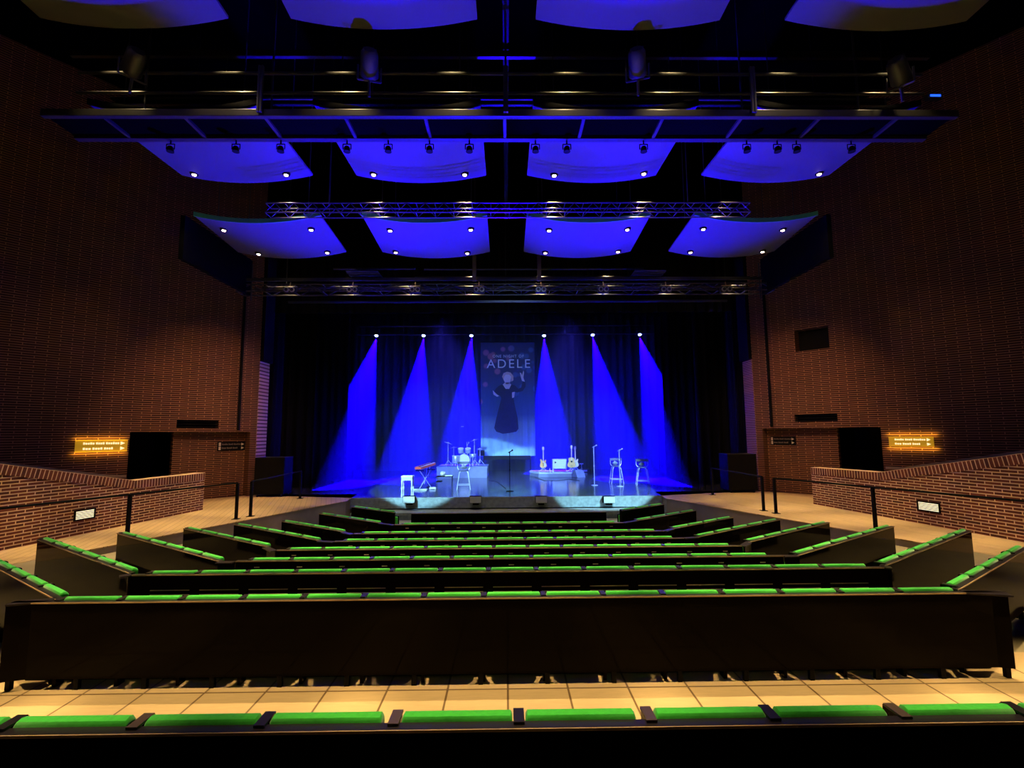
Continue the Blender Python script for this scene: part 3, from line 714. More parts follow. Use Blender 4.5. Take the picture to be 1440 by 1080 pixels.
# ================================================================== BANNER
def banner():
    Y = 26.4; p0 = atY(676, 482, Y); p1 = atY(753, 641, Y)
    W = p1.x-p0.x; H = p0.z-p1.z; cx = (p0.x+p1.x)/2
    e = empty('hanging_banner', (cx, Y, p1.z), 0, 'tall printed show banner with a singer picture hung at the back of the stage', 'banner')
    n = 80; mrows = 24; vs = []; fs = []
    def wave(x, z):
        t = max(0, 1-z/(H*.75))
        return .035*t*math.sin(x*14+math.sin(x*5))+.012*t*math.sin(x*37)
    for j in range(mrows+1):
        z = H*j/mrows
        for i in range(n+1):
            x = -W/2+W*i/n; vs.append((x, wave(x, z), z))
    for j in range(mrows):
        for i in range(n): a = j*(n+1)+i; fs.append((a, a+1, a+n+2, a+n+1))
    m = bpy.data.materials.new('night print with soft light spots'); m.use_nodes = True; nt = m.node_tree; L = nt.links.new
    b = nt.nodes['Principled BSDF']; b.inputs['Roughness'].default_value = .7
    tc = nt.nodes.new('ShaderNodeTexCoord'); sx = nt.nodes.new('ShaderNodeSeparateXYZ'); L(tc.outputs['Object'], sx.inputs[0])
    r = nt.nodes.new('ShaderNodeValToRGB'); mr = nt.nodes.new('ShaderNodeMapRange'); mr.inputs[2].default_value = H
    L(sx.outputs[2], mr.inputs[0]); L(mr.outputs[0], r.inputs[0])
    r.color_ramp.elements[0].color = (.30, .50, .55, 1); r.color_ramp.elements[1].color = (.02, .03, .10, 1)
    for pos_, c_ in ((.28, (.22, .36, .45, 1)), (.36, (.07, .14, .28, 1)), (.5, (.04, .11, .22, 1)), (.7, (.035, .05, .14, 1))):
        q = r.color_ramp.elements.new(pos_); q.color = c_
    cb = nt.nodes.new('ShaderNodeCombineXYZ'); L(sx.outputs[0], cb.inputs[0]); L(sx.outputs[2], cb.inputs[1])
    vo = nt.nodes.new('ShaderNodeTexVoronoi'); vo.inputs['Scale'].default_value = 1.7; L(cb.outputs[0], vo.inputs['Vector'])
    dt = nt.nodes.new('ShaderNodeMapRange'); dt.inputs[1].default_value = .26; dt.inputs[2].default_value = .36; dt.inputs[3].default_value = .55; dt.inputs[4].default_value = 0
    L(vo.outputs['Distance'], dt.inputs[0])
    msk = nt.nodes.new('ShaderNodeMapRange'); msk.inputs[1].default_value = .35*H; msk.inputs[2].default_value = .45*H; L(sx.outputs[2], msk.inputs[0])
    ml = nt.nodes.new('ShaderNodeMath'); ml.operation = 'MULTIPLY'; L(dt.outputs[0], ml.inputs[0]); L(msk.outputs[0], ml.inputs[1])
    lf = nt.nodes.new('ShaderNodeMapRange'); lf.inputs[1].default_value = -.2; lf.inputs[2].default_value = .4; L(sx.outputs[0], lf.inputs[0])
    pc = nt.nodes.new('ShaderNodeMix'); pc.data_type = 'RGBA'; pc.inputs[6].default_value = (.75, .22, .32, 1); pc.inputs[7].default_value = (.08, .20, .45, 1); L(lf.outputs[0], pc.inputs[0])
    mx = nt.nodes.new('ShaderNodeMix'); mx.data_type = 'RGBA'; L(ml.outputs[0], mx.inputs[0]); L(r.outputs[0], mx.inputs[6]); L(pc.outputs[2], mx.inputs[7])
    L(mx.outputs[2], b.inputs['Base Color'])
    MB().add(vs, fs).build('cloth', m, e, smooth=True)
    def flat(name, polys, mm, y=-.05):
        k = MB()
        for P in polys:
            # subdivide in x is unnecessary: the print hugs the cloth just in front of it
            k.prism_xz(P, y-.004, y)
        return k.build(name, mm, e)
    def P(px, py): q = atY(px, py, Y); return (q.x-cx, q.z-p1.z)
    dress = mat('printed dark dress', (.022, .028, .06), .7, noise=.4, nscale=8); skin = mat('printed skin tone', (.85, .72, .75), .7)
    hair = mat('printed fair hair', (.75, .52, .42), .7)
    pr = flat('printed_figure', [[P(*c) for c in ((701,543),(706,541),(713,547),(719,541),(724,542),(729,547),(733,545),(735,536),(739,538),(739,544),(735,550),(727,552),(723,551),(722,560),(725,575),(728,588),(729,603),(726,607),(716,609),(707,610),(698,607),(695,602),(698,588),(702,572),(705,560),(703,556),(697,555),(695,551),(697,547))]], dress)
    k = MB()
    for P_ in ([(707,541),(711,547),(716,547),(719,541),(716,538),(710,538)], [(709,528),(708,534),(711,540),(715,541),(718,537),(719,530),(717,526),(712,526)], [(734,536),(732,529),(731,524),(733,525),(734,528),(736,521),(737,524),(736,531),(738,537)], [(695,551),(693,549),(694,555),(699,558),(702,557),(698,554)], [(720,552),(724,551),(723,559),(720,560)]):
        k.prism_xz([P(*c) for c in P_], -.064, -.060)
    k.build('printed_skin', skin, pr)
    k = MB()
    for P_ in ([(708,534),(706,530),(708,525),(713,523),(718,524),(722,529),(722,535),(719,537),(719,530),(716,527),(711,527),(709,530)],):
        k.prism_xz([P(*c) for c in P_], -.069, -.065)
    k.build('printed_hair', hair, pr)
    for body, size, py, nm in (('ADELE', 1.0, 517.5, 'title_lettering'), ('ONE NIGHT OF', .3, 503, 'subtitle_lettering')):
        cu = bpy.data.curves.new('t', 'FONT'); cu.body = body; cu.size = 1; cu.align_x = 'CENTER'; cu.space_character = 1.25; cu.extrude = .004
        to = bpy.data.objects.new('t', cu); COL.objects.link(to)
        dg = bpy.context.evaluated_depsgraph_get(); me = bpy.data.meshes.new_from_object(to.evaluated_get(dg))
        bpy.data.objects.remove(to)
        xs_ = [v.co.x for v in me.vertices]; ys_ = [v.co.y for v in me.vertices]
        x0_, x1_ = (684.5, 745.5) if body == 'ADELE' else (693, 736.5)
        a_, b_ = P(x0_, py)[0], P(x1_, py)[0]; h_ = (12.2 if body == 'ADELE' else 4.0)/F*Y
        sx_ = (b_-a_)/(max(xs_)-min(xs_)); sz_ = h_/(max(ys_)-min(ys_))
        zb = P(715, py)[1]
        for v in me.vertices:
            x, y, z = v.co; v.co = (a_+(x-min(xs_))*sx_, -.05-z, zb+(y-min(ys_))*sz_)
        me.materials.clear(); me.materials.append(M_text)
        o = bpy.data.objects.new(nm, me); COL.objects.link(o); o.parent = e
    MB().tube((-W/2-.05, 0, H+.03), (W/2+.05, 0, H+.03), .03).build('top_bar', M_black, e)
    for x in (-.9, .9): MB().tube((x, 0, H+.05), (x, 0, 9.3-p1.z), .008).build('hanging_line', M_steel, e)
    return e
banner()
p = atY(680, 641, 26.2); q = atY(746, 646, 26.2)
o = empty('black_batten', ((p.x+q.x)/2, 26.1, 0), 0, 'low black batten stretched in front of the banner foot', 'batten')
MB().box(p.x-(p.x+q.x)/2, q.x-(p.x+q.x)/2, -.06, .06, q.z, p.z).build('batten', M_black, o)
for x in (-1.25, 1.25): MB().tube((x, 0, 0), (x, 0, q.z), .03).build('leg', M_black, o)
MB().box(-1.55, -1.2, -.1, .1, p.z+.01, p.z+.3).build('end_box', M_black, o)

# ================================================================== THINGS ON STAGE
def E(name, px, py, label, cat, rz=0., group=None, z=0.):
    p = atZ(px, py, z); return empty(name, (p.x, p.y, z), rz, label, cat, group)
# front-fill boxes on the stage lip
for i, (x, lab) in enumerate(((576, 'grey front-fill box on the stage lip, farthest left'), (669, 'unlit dark front-fill box on the stage lip below the drums'), (761, 'grey front-fill box on the stage lip right of the microphone stand'), (856, 'grey front-fill box on the stage lip, farthest right'))):
    p = atY(x, 702, 16.75)
    e = empty('front_fill_speaker', (p.x, 16.72, p.z), 0, lab, 'speaker', 'front-fill boxes on the stage lip')
    MB().box(-.2, .2, -.09, .10, -.12, .11).build('cabinet', M_black, e, bevel=.01)
    MB().box(-.19, .19, -.1, -.091, -.11, .10).build('grille', M_box, e)
    MB().box(-.10, .10, -.03, .14, -.19, -.121).build('bracket', M_black, e)
# tall stand table, left
e = E('tall_stool', 573, 698, 'tall square stool with four turned pale legs at the left stage front', 'stool')
MB().box(-.2, .2, -.18, .18, .66, .72).build('seat', M_white, e, bevel=.01); MB().box(-.19, .19, -.17, .17, .56, .655).build('apron', M_box, e)
for x in (-.17, .17):
    for y in (-.15, .15):
        MB().lathe([(.022, 0), (.025, .05), (.018, .2), (.032, .3), (.018, .36), (.026, .5), (.028, .56)], (x, y, 0), n=10).build('leg', M_white, e, smooth=True)
# keyboard on stand
e = E('keyboard_stand', 598, 687, 'black folding keyboard stand under the red keyboard', 'stand', rz=1.05)
MB().tube((-.35, 0, .72), (.35, 0, .03), .02).tube((.35, 0, .72), (-.35, 0, .03), .02).build('cross_brace', M_chrome, e)
MB().tube((-.35, -.2, .02), (-.35, .2, .02), .022).tube((.35, -.2, .02), (.35, .2, .02), .022).build('foot', M_black, e)
MB().tube((-.35, -.2, .73), (-.35, .2, .73), .02).tube((.35, -.2, .73), (.35, .2, .73), .02).build('support_bar', M_black, e)
kp = e.location.copy()
e = empty('electric_keyboard', (kp.x, kp.y, .84), 1.05, 'bright red electric keyboard resting on its stand', 'keyboard')
e.rotation_euler = (.0, -.14, 1.05)
MB().box(-.46, .46, -.17, .17, 0, .10).build('body', M_red, e, bevel=.015)
MB().box(-.44, .44, -.16, -.03, .101, .112).build('white_keys', M_keys, e)
m = MB()
for i in range(25):
    if i % 7 not in (2, 6): m.box(-.43+i*.034+.022, -.51+i*.034+.036, -.10, -.03, .113, .12)
m.build('black_keys', M_black, e)
m = MB()
for i in range(8): m.lathe([(.012, 0), (.01, .015)], (-.4+i*.1, .06, .101), n=8)
m.build('knob', M_black, e)
MB().path([(.5, .15, .05), (.55, .25, -.2), (.5, .3, -.5), (.45, .28, -.74)], .012).path([(.3, .15, .05), (.38, .28, -.3), (.2, .3, -.74)], .01).build('cable', M_chrome, e)
e = E('foot_pedal', 590, 689.5, 'pale sustain pedals on the floor under the keyboard', 'pedal')
MB().box(-.25, .3, -.12, .12, 0, .05).build('base', M_white, e, bevel=.01); MB().box(-.05, .05, -.2, -.121, .02, .05).build('treadle', M_chrome, e)
e = E('foot_pedal', 609, 688, 'second small pedal right of the keyboard stand', 'pedal')
MB().box(-.14, .14, -.09, .09, 0, .08).build('base', M_white, e, bevel=.02); MB().box(-.04, .04, -.15, -.091, .02, .05).build('treadle', M_chrome, e)
# side table
e = E('side_table', 625, 688.5, 'low black side table with thin legs beside the drum riser', 'table')
MB().box(-.32, .32, -.2, .2, .50, .525).build('tabletop', M_black, e)
for x in (-.3, .3):
    for y in (-.18, .18): MB().tube((x, y, 0), (x, y, .50), .012, n=6).build('leg', M_steel, e)
MB().box(-.3, -.1, -.15, .15, .3, .34).build('shelf', M_black, e)
tp = e.location
o = MB().lathe([(.03, 0), (.09, .02), (.12, .08), (.10, .15), (.05, .18)], n=16).build('white_bowl', M_white, smooth=True); o.location = (tp.x-.06, tp.y, .525); tag(o, 'rounded white bundle on the low side table', 'towel')
o = MB().box(-.15, .15, -.05, .05, 0, .035).build('folded_cloth', M_white, bevel=.01); o.location = (tp.x+.17, tp.y-.05, .525); tag(o, 'small folded white cloth on the low side table', 'cloth')

# bar chairs
M_shell = mat('silver grey chair shell', (.16, .17, .22), .4)
def bar_chair(px, py, label, rz=0., sm=M_shell):
    e = E('bar_chair', px, py, label, 'chair', rz, 'chrome legged bar chairs')
    sh = .70
    MB().lathe([(.05, 0), (.19, .01), (.205, .03), (.19, .05), (.10, .04)], (0, 0, sh), n=20).build('seat', sm, e, smooth=True)
    m = MB()
    for i in range(12):
        a0, a1 = PI*(.02+i*.96/12), PI*(.02+(i+1)*.96/12)
        r0 = .235
        vs = [(r*math.cos(a), r*math.sin(a)*.85, z) for z in (sh+.26, sh+.36) for r, a in ((r0, a0), (r0, a1), (r0+.025, a1), (r0+.025, a0))]
        m.add(vs, [(0,3,2,1),(4,5,6,7),(0,1,5,4),(2,3,7,6),(1,2,6,5),(3,0,4,7)])
    m.build('backrest', sm, e)
    MB().lathe([(.0, 0), (.11, .05), (.12, .12), (.0, .2)], (0, .0, 0), n=16, T=Matrix.Translation((0, .17, sh+.05)) @ Matrix.Scale(.25, 4, (0, 1, 0))).build('back_pad', sm, e, smooth=True)
    for x in (-.235, .235): MB().path([(x*.75, .03, sh+.03), (x, .05, sh+.12), (x*1.02, .06, sh+.28)], .016).build('arm_support', M_chrome, e)
    for x, y in ((-1, -1), (1, -1), (-1, 1), (1, 1)):
        MB().path([(x*.12, y*.12, sh+.005), (x*.17, y*.16, sh-.06), (x*.26, y*.22, 0)], .018, n=8).build('leg', M_chrome, e)
    k = .24
    MB().path([(-k*.95, -.2, .18), (k*.95, -.2, .18), (k*.95, .2, .18), (-k*.95, .2, .18), (-k*.95, -.2, .18)], .011).build('foot_ring', M_chrome, e)
    return e
bar_chair(867, 679.5, 'bar chair behind the microphone stand, left of the right-hand pair')
bar_chair(904, 682, 'bar chair farthest right on the stage', rz=-.15)
bar_chair(652, 688, 'brightly lit bar chair in front of the drum riser', rz=.1)

# mic stands
def mic_stand(px, py, label, h=1.5, lean=0., m=M_chrome, mic=True, rz=0.):
    e = E('microphone_stand', px, py, label, 'microphone stand', rz)
    MB().lathe([(.14, 0), (.14, .012), (.03, .03)], n=20).build('base', m, e)
    MB().tube((0, 0, .02), (0, 0, h-.1), .014).tube((0, 0, .75), (0, 0, .83), .022).build('pole', m, e)
    if mic:
        c = MB().tube((0, 0, h-.1), (.0, -.05, h-.02), .02).build('clip', m, e)
        MB().tube((-.05, .05, h-.06), (.09, -.1, h+.02), .014, .020).build('microphone', m, e)
        MB().lathe([(.0, -.02), (.03, -.01), (.034, .015), (.02, .04), (0, .045)], (.1, -.11, h+.02), n=12).build('microphone_head', m, e, smooth=True)
    return e
mic_stand(717, 691, 'thin black microphone stand alone at centre stage front', 1.5, m=M_black)
mic_stand(836, 682.5, 'chrome microphone stand left of the two bar chairs', 1.62)
mic_stand(872, 684, 'chrome microphone stand in front of the left one of the paired bar chairs', 1.48)

# drum riser and drums
r0 = atZ(614, 672.5); r1 = atZ(685, 671.5)
RW = r1.x-r0.x; RX = (r0.x+r1.x)/2; RY = r0.y; RH = .55
e = empty('drum_riser', (RX, RY+.95, 0), 0, 'low drum riser with a grey fabric skirt', 'riser')
MB().box(-RW/2, RW/2, -.95, .95, 0, RH-.05).build('skirt', M_skirt, e); MB().box(-RW/2-.02, RW/2+.02, -.97, .97, RH-.049, RH).build('platform', M_skirt, e)
def D(px, dy, name, label, cat, rz=0.): 
    x = atY(px, 650, RY+dy).x
    return empty(name, (x, RY+dy, RH), rz, label, cat)
RX90 = Matrix.Rotation(PI/2, 4, 'X')
e = D(653, .9, 'bass_drum', 'large bass drum with two toms standing on the drum riser', 'drum', 0)
MB().lathe([(.27, -.2), (.28, -.19), (.28, .19), (.27, .2)], n=28, T=Matrix.Translation((0, 0, .30)) @ RX90).build('shell', M_drum, e, smooth=True)
MB().lathe([(.25, .2), (.25, .21)], n=28, T=Matrix.Translation((0, 0, .30)) @ RX90).build('drum_head', mat('dark blue drum head', (.02, .03, .12), .3), e)
MB().lathe([(.285, .19), (.295, .2), (.285, .225), (.26, .225)], n=28, T=Matrix.Translation((0, 0, .30)) @ RX90).build('hoop', M_dhead, e)
for x in (-.17, .19):
    tt = MB().lathe([(.145, 0), (.15, .01), (.15, .2), (.145, .21)], n=20, T=Matrix.Translation((x, -.02, .66)) @ Matrix.Rotation(.35, 4, 'X')).build('tom', M_drum, e, smooth=True)
    MB().lathe([(.155, .211), (.155, .225)], n=20, T=Matrix.Translation((x, -.02, .66)) @ Matrix.Rotation(.35, 4, 'X')).build('tom_head', M_dhead, tt)
MB().tube((0, 0, .58), (-.1, 0, .72), .015).tube((0, 0, .58), (.1, 0, .72), .015).build('tom_mount', M_chrome, e)
for x in (-.25, .25): MB().tube((x, -.1, .25), (x*1.35, -.25, 0), .012).build('leg', M_chrome, e)
def drum(px, dy, name, label, r, h, zb, rz=0):
    e = D(px, dy, name, label, 'drum')
    MB().lathe([(r-.005, 0), (r, .01), (r, h-.01), (r-.005, h)], (0, 0, zb), n=20).build('shell', M_drum, e, smooth=True)
    MB().lathe([(r+.006, 0), (r+.006, .015)], (0, 0, zb+h), n=20).build('drum_head', M_dhead, e)
    for a in (0.5, 2.6, 4.7):
        MB().tube((r*math.cos(a)*.9, r*math.sin(a)*.9, zb), (1.1*r*math.cos(a), 1.1*r*math.sin(a), 0), .012).build('leg', M_chrome, e)
drum(641, .6, 'floor_tom', 'silver floor tom left of the bass drum on the riser', .19, .36, .14)
drum(665, .62, 'snare_drum', 'shallow snare drum right of the bass drum on the riser', .17, .14, .44)
def cymbal(px, dy, h, label, r=.22, tilt=.32, two=False):
    e = D(px, dy, 'cymbal_stand', label, 'cymbal')
    for a in (.3, 2.4, 4.5): MB().tube((0, 0, .3), (.26*math.cos(a), .26*math.sin(a), 0), .012).build('leg', M_chrome, e)
    MB().tube((0, 0, .1), (0, 0, h+.06), .014).build('pole', M_chrome, e)
    for k, zz in enumerate((0, .035) if two else (0,)):
        MB().lathe([(r, 0), (r*.5, .018), (.05, .03), (.03, .05), (.0, .055)], n=24, T=Matrix.Translation((0, 0, h+zz)) @ Matrix.Rotation(tilt, 4, 'Y')).build('cymbal', M_cym, e, smooth=True)
cymbal(630, .6, 1.15, 'tall cymbal stand at the left end of the drum riser')
cymbal(667, .7, 1.28, 'tall cymbal stand at the right end of the drum riser', tilt=-.3)
cymbal(638, 1.2, .9, 'lower cymbal stand behind the floor tom', r=.2, tilt=-.1)
cymbal(675, 1.0, .80, 'hi-hat with paired cymbals at the right rear of the drums', r=.17, tilt=0, two=True)
e = D(646.5, 1.3, 'boom_stand', 'tall thin boom microphone stand rising above the drums', 'microphone stand')
MB().tube((0, 0, 0), (0, 0, 1.9), .012).tube((0, 0, 1.9), (.1, 0, 2.0), .01).build('pole', M_steel, e); MB().box(.06, .2, -.02, .02, 1.98, 2.01).build('microphone', M_chrome, e)
for a in (.3, 2.4, 4.5): MB().tube((0, 0, .2), (.25*math.cos(a), .25*math.sin(a), 0), .012).build('leg', M_steel, e)
e = D(658, 1.35, 'boom_stand', 'short boom microphone stand leaning over the toms', 'microphone stand')
MB().tube((0, 0, 0), (-.05, 0, 1.0), .012).tube((-.05, 0, 1.0), (.05, 0, 1.15), .01).tube((-.05, 0, 1.0), (-.07, 0, 1.2), .01).build('pole', M_chrome, e)
for a in (.3, 2.4, 4.5): MB().tube((0, 0, .2), (.25*math.cos(a), .25*math.sin(a), 0), .012).build('leg', M_steel, e)
e = D(651, 1.5, 'drum_throne', 'round drummer stool behind the bass drum', 'stool')
MB().lathe([(.15, 0), (.16, .03), (.14, .07)], (0, 0, .45), n=16).build('seat', M_black, e); MB().tube((0, 0, .12), (0, 0, .45), .02).build('pole', M_chrome, e)
for a in (.3, 2.4, 4.5): MB().tube((0, 0, .2), (.22*math.cos(a), .22*math.sin(a), 0), .012).build('leg', M_chrome, e)

# guitar riser right
g0 = atZ(749, 671); g1 = atZ(811, 671)
GW = g1.x-g0.x; GX = (g0.x+g1.x)/2; GY = g0.y; GH = .22
e = empty('guitar_riser', (GX, GY+.8, 0), 0, 'low grey riser under the guitars and amplifier', 'riser')
MB().prism([(-GW/2+.3, -.8), (GW/2, -.8), (GW/2, .8), (-GW/2, .8), (-GW/2-.1, .1)], 0, GH-.06).build('skirt', M_skirt, e)
MB().prism([(-GW/2+.32, -.82), (GW/2+.02, -.82), (GW/2+.02, .82), (-GW/2-.02, .82), (-GW/2-.12, .1)], GH-.059, GH).build('platform', M_box, e)
def gpos(px, dy): return atY(px, 650, GY+dy).x
def smooth_outline(pts, n=6):
    out = []; N = len(pts)
    for i in range(N):
        p0, p1, p2, p3 = [Vector(pts[(i+k-1) % N]) for k in range(4)]
        for j in range(n):
            t = j/n; out.append(tuple(.5*((2*p1)+(p2-p0)*t+(2*p0-5*p1+4*p2-p3)*t*t+(3*p1-p0-3*p2+p3)*t**3)))
    return out
def guitar(px, dy, label, kind, rz=0.):
    x = gpos(px, dy)
    e = empty('electric_guitar' if kind == 'e' else 'acoustic_guitar' if kind == 'a' else 'bass_guitar', (x, GY+dy, GH+.22), rz, label, 'guitar')
    if kind == 'a':
        half = [(0, .0), (.15, .02), (.205, .12), (.18, .23), (.135, .30), (.15, .38), (.13, .46), (.05, .50)]
        outl = half+[(-a, b) for a, b in reversed(half[1:])]; th = .10; bm = M_acou; nl = .62
    else:
        outl = [(0, 0), (.12, .01), (.18, .09), (.15, .20), (.12, .26), (.15, .34), (.13, .40), (.075, .37), (.05, .33), (-.05, .35), (-.10, .43), (-.16, .39), (-.13, .27), (-.16, .18), (-.17, .08), (-.12, .01)]
        th = .05; bm = M_sun if kind == 'e' else M_pale; nl = .68
    MB().prism_xz(smooth_outline(outl, 5), -th/2, th/2).build('body', bm, e, bevel=.008)
    zt = .48 if kind == 'a' else .36
    MB().box(-.022, .022, -th/2-.018, -th/2-.001, .24 if kind != 'a' else .34, zt+nl-.16).build('neck', M_pale, e)
    MB().prism_xz([(-.03, zt+nl-.16), (.03, zt+nl-.16), (.045, zt+nl), (-.02, zt+nl+.02), (-.045, zt+nl-.04)], -th/2-.018, -th/2+.004).build('headstock', M_pale, e)
    m = MB()
    for k in range(3):
        for s in (-1, 1): m.tube((s*.035, -th/2-.005, zt+nl-.13+k*.045), (s*.065, -th/2-.005, zt+nl-.13+k*.045), .008, n=6)
    m.build('tuning_peg', M_chrome, e)
    if kind == 'a': MB().lathe([(.05, 0), (.05, .003)], n=20, T=Matrix.Translation((0, -th/2-.001, .30)) @ RX90).build('sound_hole', M_black, e)
    else:
        MB().prism_xz([(.03, .05), (.12, .06), (.12, .2), (.04, .26)], -th/2-.004, -th/2-.001).build('pickguard', M_keys, e)
        MB().box(-.04, .04, -th/2-.01, -th/2-.002, .12, .14).box(-.04, .04, -th/2-.01, -th/2-.002, .19, .21).build('pickup', M_black, e)
    MB().box(-.05, .05, -th/2-.012, -th/2-.002, .08, .095).build('bridge', M_black, e)
    s = empty('guitar_stand', (x, GY+dy, GH), rz, 'tubular stand holding the %s guitar' % {'e': 'sunburst electric', 'a': 'orange acoustic', 'b': 'slim pale'}[kind], 'stand')
    for a in (-.55, -2.6, 1.57):
        MB().tube((0, .05, .2), (.28*math.cos(a), .05+.2*math.sin(a), .01), .012).build('leg', M_chrome, s)
    MB().tube((0, .09, .15), (0, .09, .62), .012).build('spine', M_chrome, s)
    MB().path([(-.1, -.08, .24), (-.1, .0, .195), (.1, .0, .195), (.1, -.08, .24)], .01).build('cradle', M_chrome, s)
guitar(764, .35, 'sunburst electric guitar standing left of the amplifier', 'e')
guitar(803.5, .3, 'orange acoustic guitar standing right of the amplifier', 'a', .1)
guitar(809, .75, 'slim pale guitar half hidden behind the acoustic guitar', 'b', -.05)
e = empty('guitar_amplifier', (gpos(786.5, .75), GY+.75, GH), 0, 'cream guitar amplifier between the guitars', 'amplifier')
MB().box(-.37, .37, -.14, .16, .13, .62).build('cabinet', M_white, e, bevel=.015)
MB().box(-.34, .34, -.15, -.141, .17, .59).build('grille_cloth', M_amp, e)
m = MB()
for r in (.06,): m.lathe([(.07, 0), (.07, .004)], n=3, T=Matrix.Translation((-.22, -.151, .46)) @ RX90)
m.build('badge', M_black, e)
MB().tube((0, .01, .621), (0, .01, .65), .02).box(-.1, .1, -.01, .03, .64, .66).build('handle', M_black, e)
for x in (-.33, .33): MB().path([(x, -.1, .13), (x*1.1, -.14, 0)], .012).path([(x, .12, .13), (x*1.1, .15, 0)], .012).build('leg', M_chrome, e)
for px, lab in ((773, 'small white bottle on the riser left of the amplifier'), (777.5, 'second white bottle on the riser beside the amplifier')):
    o = MB().lathe([(.04, 0), (.045, .02), (.045, .12), (.02, .16), (.02, .2)], n=12).build('water_bottle', M_white, smooth=True); o.location = (gpos(px, .15), GY+.15, GH); tag(o, lab, 'bottle')
e = E('stage_monitor', 814, 671, 'pale tilted floor monitor at the right end of the guitar riser', 'monitor speaker', rz=.5)
MB().add([(-.25, -.2, 0), (.25, -.2, 0), (.25, .2, 0), (-.25, .2, 0), (-.25, -.05, .35), (.25, -.05, .35), (.25, .2, .35), (-.25, .2, .35)], [(0,3,2,1),(4,5,6,7),(0,1,5,4),(1,2,6,5),(2,3,7,6),(3,0,4,7)]).build('cabinet', M_skirt, e)
MB().box(-.25, -.22, -.21, .2, .0, .02).build('foot', M_rub, e)
e = E('music_stand', 818, 663, 'small tripod stand with pale clamp behind the floor monitor', 'stand')
MB().tube((0, 0, .15), (0, 0, .42), .015).build('pole', M_chrome, e)
for a in (.3, 2.4, 4.5): MB().tube((0, 0, .2), (.25*math.cos(a), .25*math.sin(a), 0), .012).build('leg', M_chrome, e)
MB().box(-.12, .1, -.03, .03, .40, .46).build('clamp', M_white, e)
e = E('floor_box', 824, 664, 'small dark box on the floor right of the tripod stand', 'box')
MB().box(-.2, .2, -.15, .15, 0, .18).build('body', M_rub, e); MB().box(-.16, .05, -.155, -.151, .04, .14).build('front_plate', M_chrome, e)
for x, y, lab in ((511, 662, 'small pale object on the floor left of the beams'), ):
    e = E('floor_socket', x, y, lab, 'socket'); MB().box(-.12, .12, -.08, .08, 0, .1).build('body', M_chrome, e); MB().box(-.08, .08, -.084, -.081, .03, .07).build('plate', M_black, e)
# cables on floor
for pts, lab in (([(752, 671), (765, 676), (785, 676), (800, 674), (815, 676)], 'thin black cable curling in front of the guitar riser'), ([(686, 671), (689, 676), (700, 678), (712, 688)], 'thin cable running from the drum riser to the centre microphone stand')):
    P_ = [atZ(*q) for q in pts]; m = MB()
    m.path([(q.x, q.y, .012) for q in P_], .010); o = m.build('stage_cable', M_rub); tag(o, lab, 'cable')

# black flight cases beside the stage
def case(px, py, label, s):
    p = atZ(px, py); e = empty('equipment_cabinet', (p.x, p.y+.35, 0), 0, label, 'cabinet')
    MB().box(-.52, .52, -.35, .35, .09, 1.36).build('body', M_black, e, bevel=.01)
    MB().box(-.5, .5, -.36, -.351, .12, 1.33).build('front_panel', M_black, e)
    MB().box(-.53, .53, -.355, .36, 1.361, 1.375).build('top_edge', M_steel, e)
    for x in (-.42, .42):
        for y in (-.27, .27): MB().tube((x-.02, y, .045), (x+.02, y, .045), .045, n=12).build('caster', M_rub, e)
case(377, 699, 'tall black equipment cabinet at the left end of the stage', -1)
case(1046, 693, 'tall black equipment cabinet on casters at the right end of the stage', 1)

# ================================================================== LIGHTS
W1 = (1, .74, .34)
# added unseen blue spots washing the reflectors from below, no fixtures
for x, tx, pw, an in ((-1.2, -5.0, 32000, 41), (1.2, 5.1, 32000, 41), (0, -2.2, 26000, 40), (0, 2.3, 26000, 40)):
    spot((x, 16.0, -.2), (tx, 11.2, 8.3), (.012, .0, 1), pw, an, .8, .2, 'blue_wash')
for x, tx in ((-.8, -2.2), (.8, 2.2)):
    spot((x, 11.5, .3), (tx*1.2, 7.2, 9.4), (.012, .0, 1), 15000, 36, .4, .2, 'blue_wash')
# downlights
for grp, pw in ((lA, 200), (lB, 260)):
    for i, L_ in enumerate(grp):
        for (X, Y) in L_:
            z = (7.5 if grp is lA else 8.4)
            if grp is lA and abs(X) > 7.3: continue
            spot((X, Y, z-.1), (X, Y-.1, 0), W1, pw, 50, .8, .05, 'downlight_lamp')
for L_ in lD:
    for (X, Y) in L_: spot((X, 8.2, 9.35), (X, 8.6, 8), W1, 220, 70, .9, .05, 'downlight_lamp')
for x in (-5.2, -3.1, -1.0, 1.2, 3.2, 5.3):  # added fill spots to brighten the seat pads, no extra fixtures
    spot((x, 7.05, 9.2), (x, 6.2, 0), W1, 3000, 36, .7, .06, 'seat_fill')
    spot((x*.9, 10.2, 8.35), (x*.85, 9.2, 0), W1, 2000, 44, .7, .06, 'seat_fill')
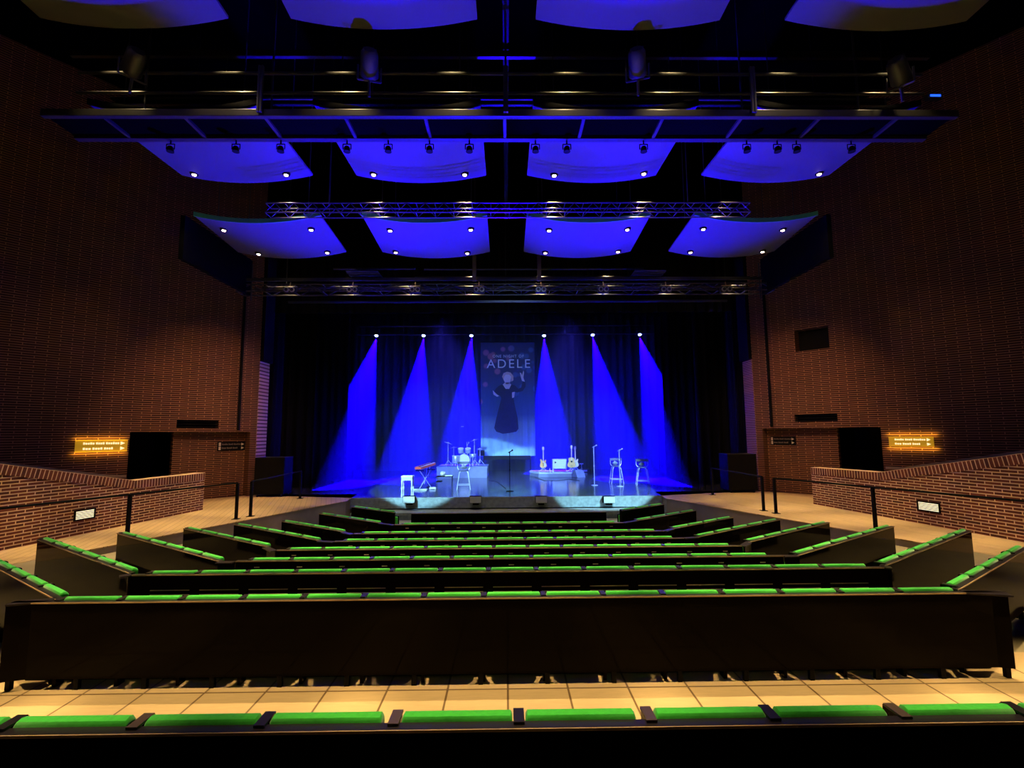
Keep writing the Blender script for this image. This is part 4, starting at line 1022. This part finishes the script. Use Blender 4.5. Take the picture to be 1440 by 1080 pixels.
# house lights above the cross aisle
for x in (-7.5, -5, -2.5, 0, 2.5, 5, 7.5):
    spot((x, 3.4, 9.3), (x, 3.3, 0), W1, 3900, 24, .5, .08, 'aisle_lamp')
# walkway and wall lamps
for s in (-1, 1):
    for Y in (8.3, 10.6, 12.9, 15.2):
        X = s*(8.1+.1*(13-Y)); spot((X, Y, 6.5), (X+s*.2, Y+.2, 0), W1, 1150, 42, .7, .08, 'walkway_lamp')
    spot((s*5.6, 11.9, 6.9), (s*10.0, 16.6, 2.6), (1, .50, .22), 1250, 56, 1, .25, 'wall_lamp')
    spot((s*8.6, 14.2, .3+6), (s*9.6, 17.0, 1.4), (1, .6, .28), 190, 44, .9, .06, 'wall_lamp')
    spot((s*7.5, 11.4, 8.0), (s*12.0, 13.6, 3.2), (1, .6, .28), 130, 62, 1, .06, 'wall_lamp')
    spot((s*8.7, 26, 6.5), (s*9.2, 18.4, 2.2), (.012, 0, 1), 130, 18, .8, .1, 'blue_spill')
for x in (-7.4, -5.35, -3.3, -1.15, 1.2, 3.4, 5.6, 7.8): spot((x, 15.35, 7.75), (x, 15.2, 6), W1, 240, 80, .8, .03, 'truss_glint_fill')  # spots added for warm glints on the lamp truss, no fixtures there
spot((-2.5, 17.9, 6.6), (-2.2, 22.5, 0), (.05, .04, 1), 5200, 66, 1, .2, 'stage_wash')
spot((2.5, 17.9, 6.6), (2.2, 22.5, 0), (.05, .04, 1), 5200, 66, 1, .2, 'stage_wash')
for x in (-5.4, -3.25, -1.0, 1.22, 3.45, 5.6): spot((x, 11.5, 8.28), (x, 11.58, 6), W1, 260, 66, .8, .03, 'truss_glint_fill')  # extra spots added above the lattice truss to make its glints
# cool front light, two round pools
CW = (.38, .80, 1.0)
spot((-5.5, 8.3, 7.0), (-2.4, 21.0, .2), CW, 15000, 25, .10, .05, 'front_light')
spot((.3, 8.3, 6.0), (.3, 27, 3.4), (.26, .42, .85), 3600, 34, .8, .3, 'teal_wash')
spot((6.5, 8.3, 7.0), (2.7, 20.2, .2), CW, 15000, 25, .10, .05, 'front_light')
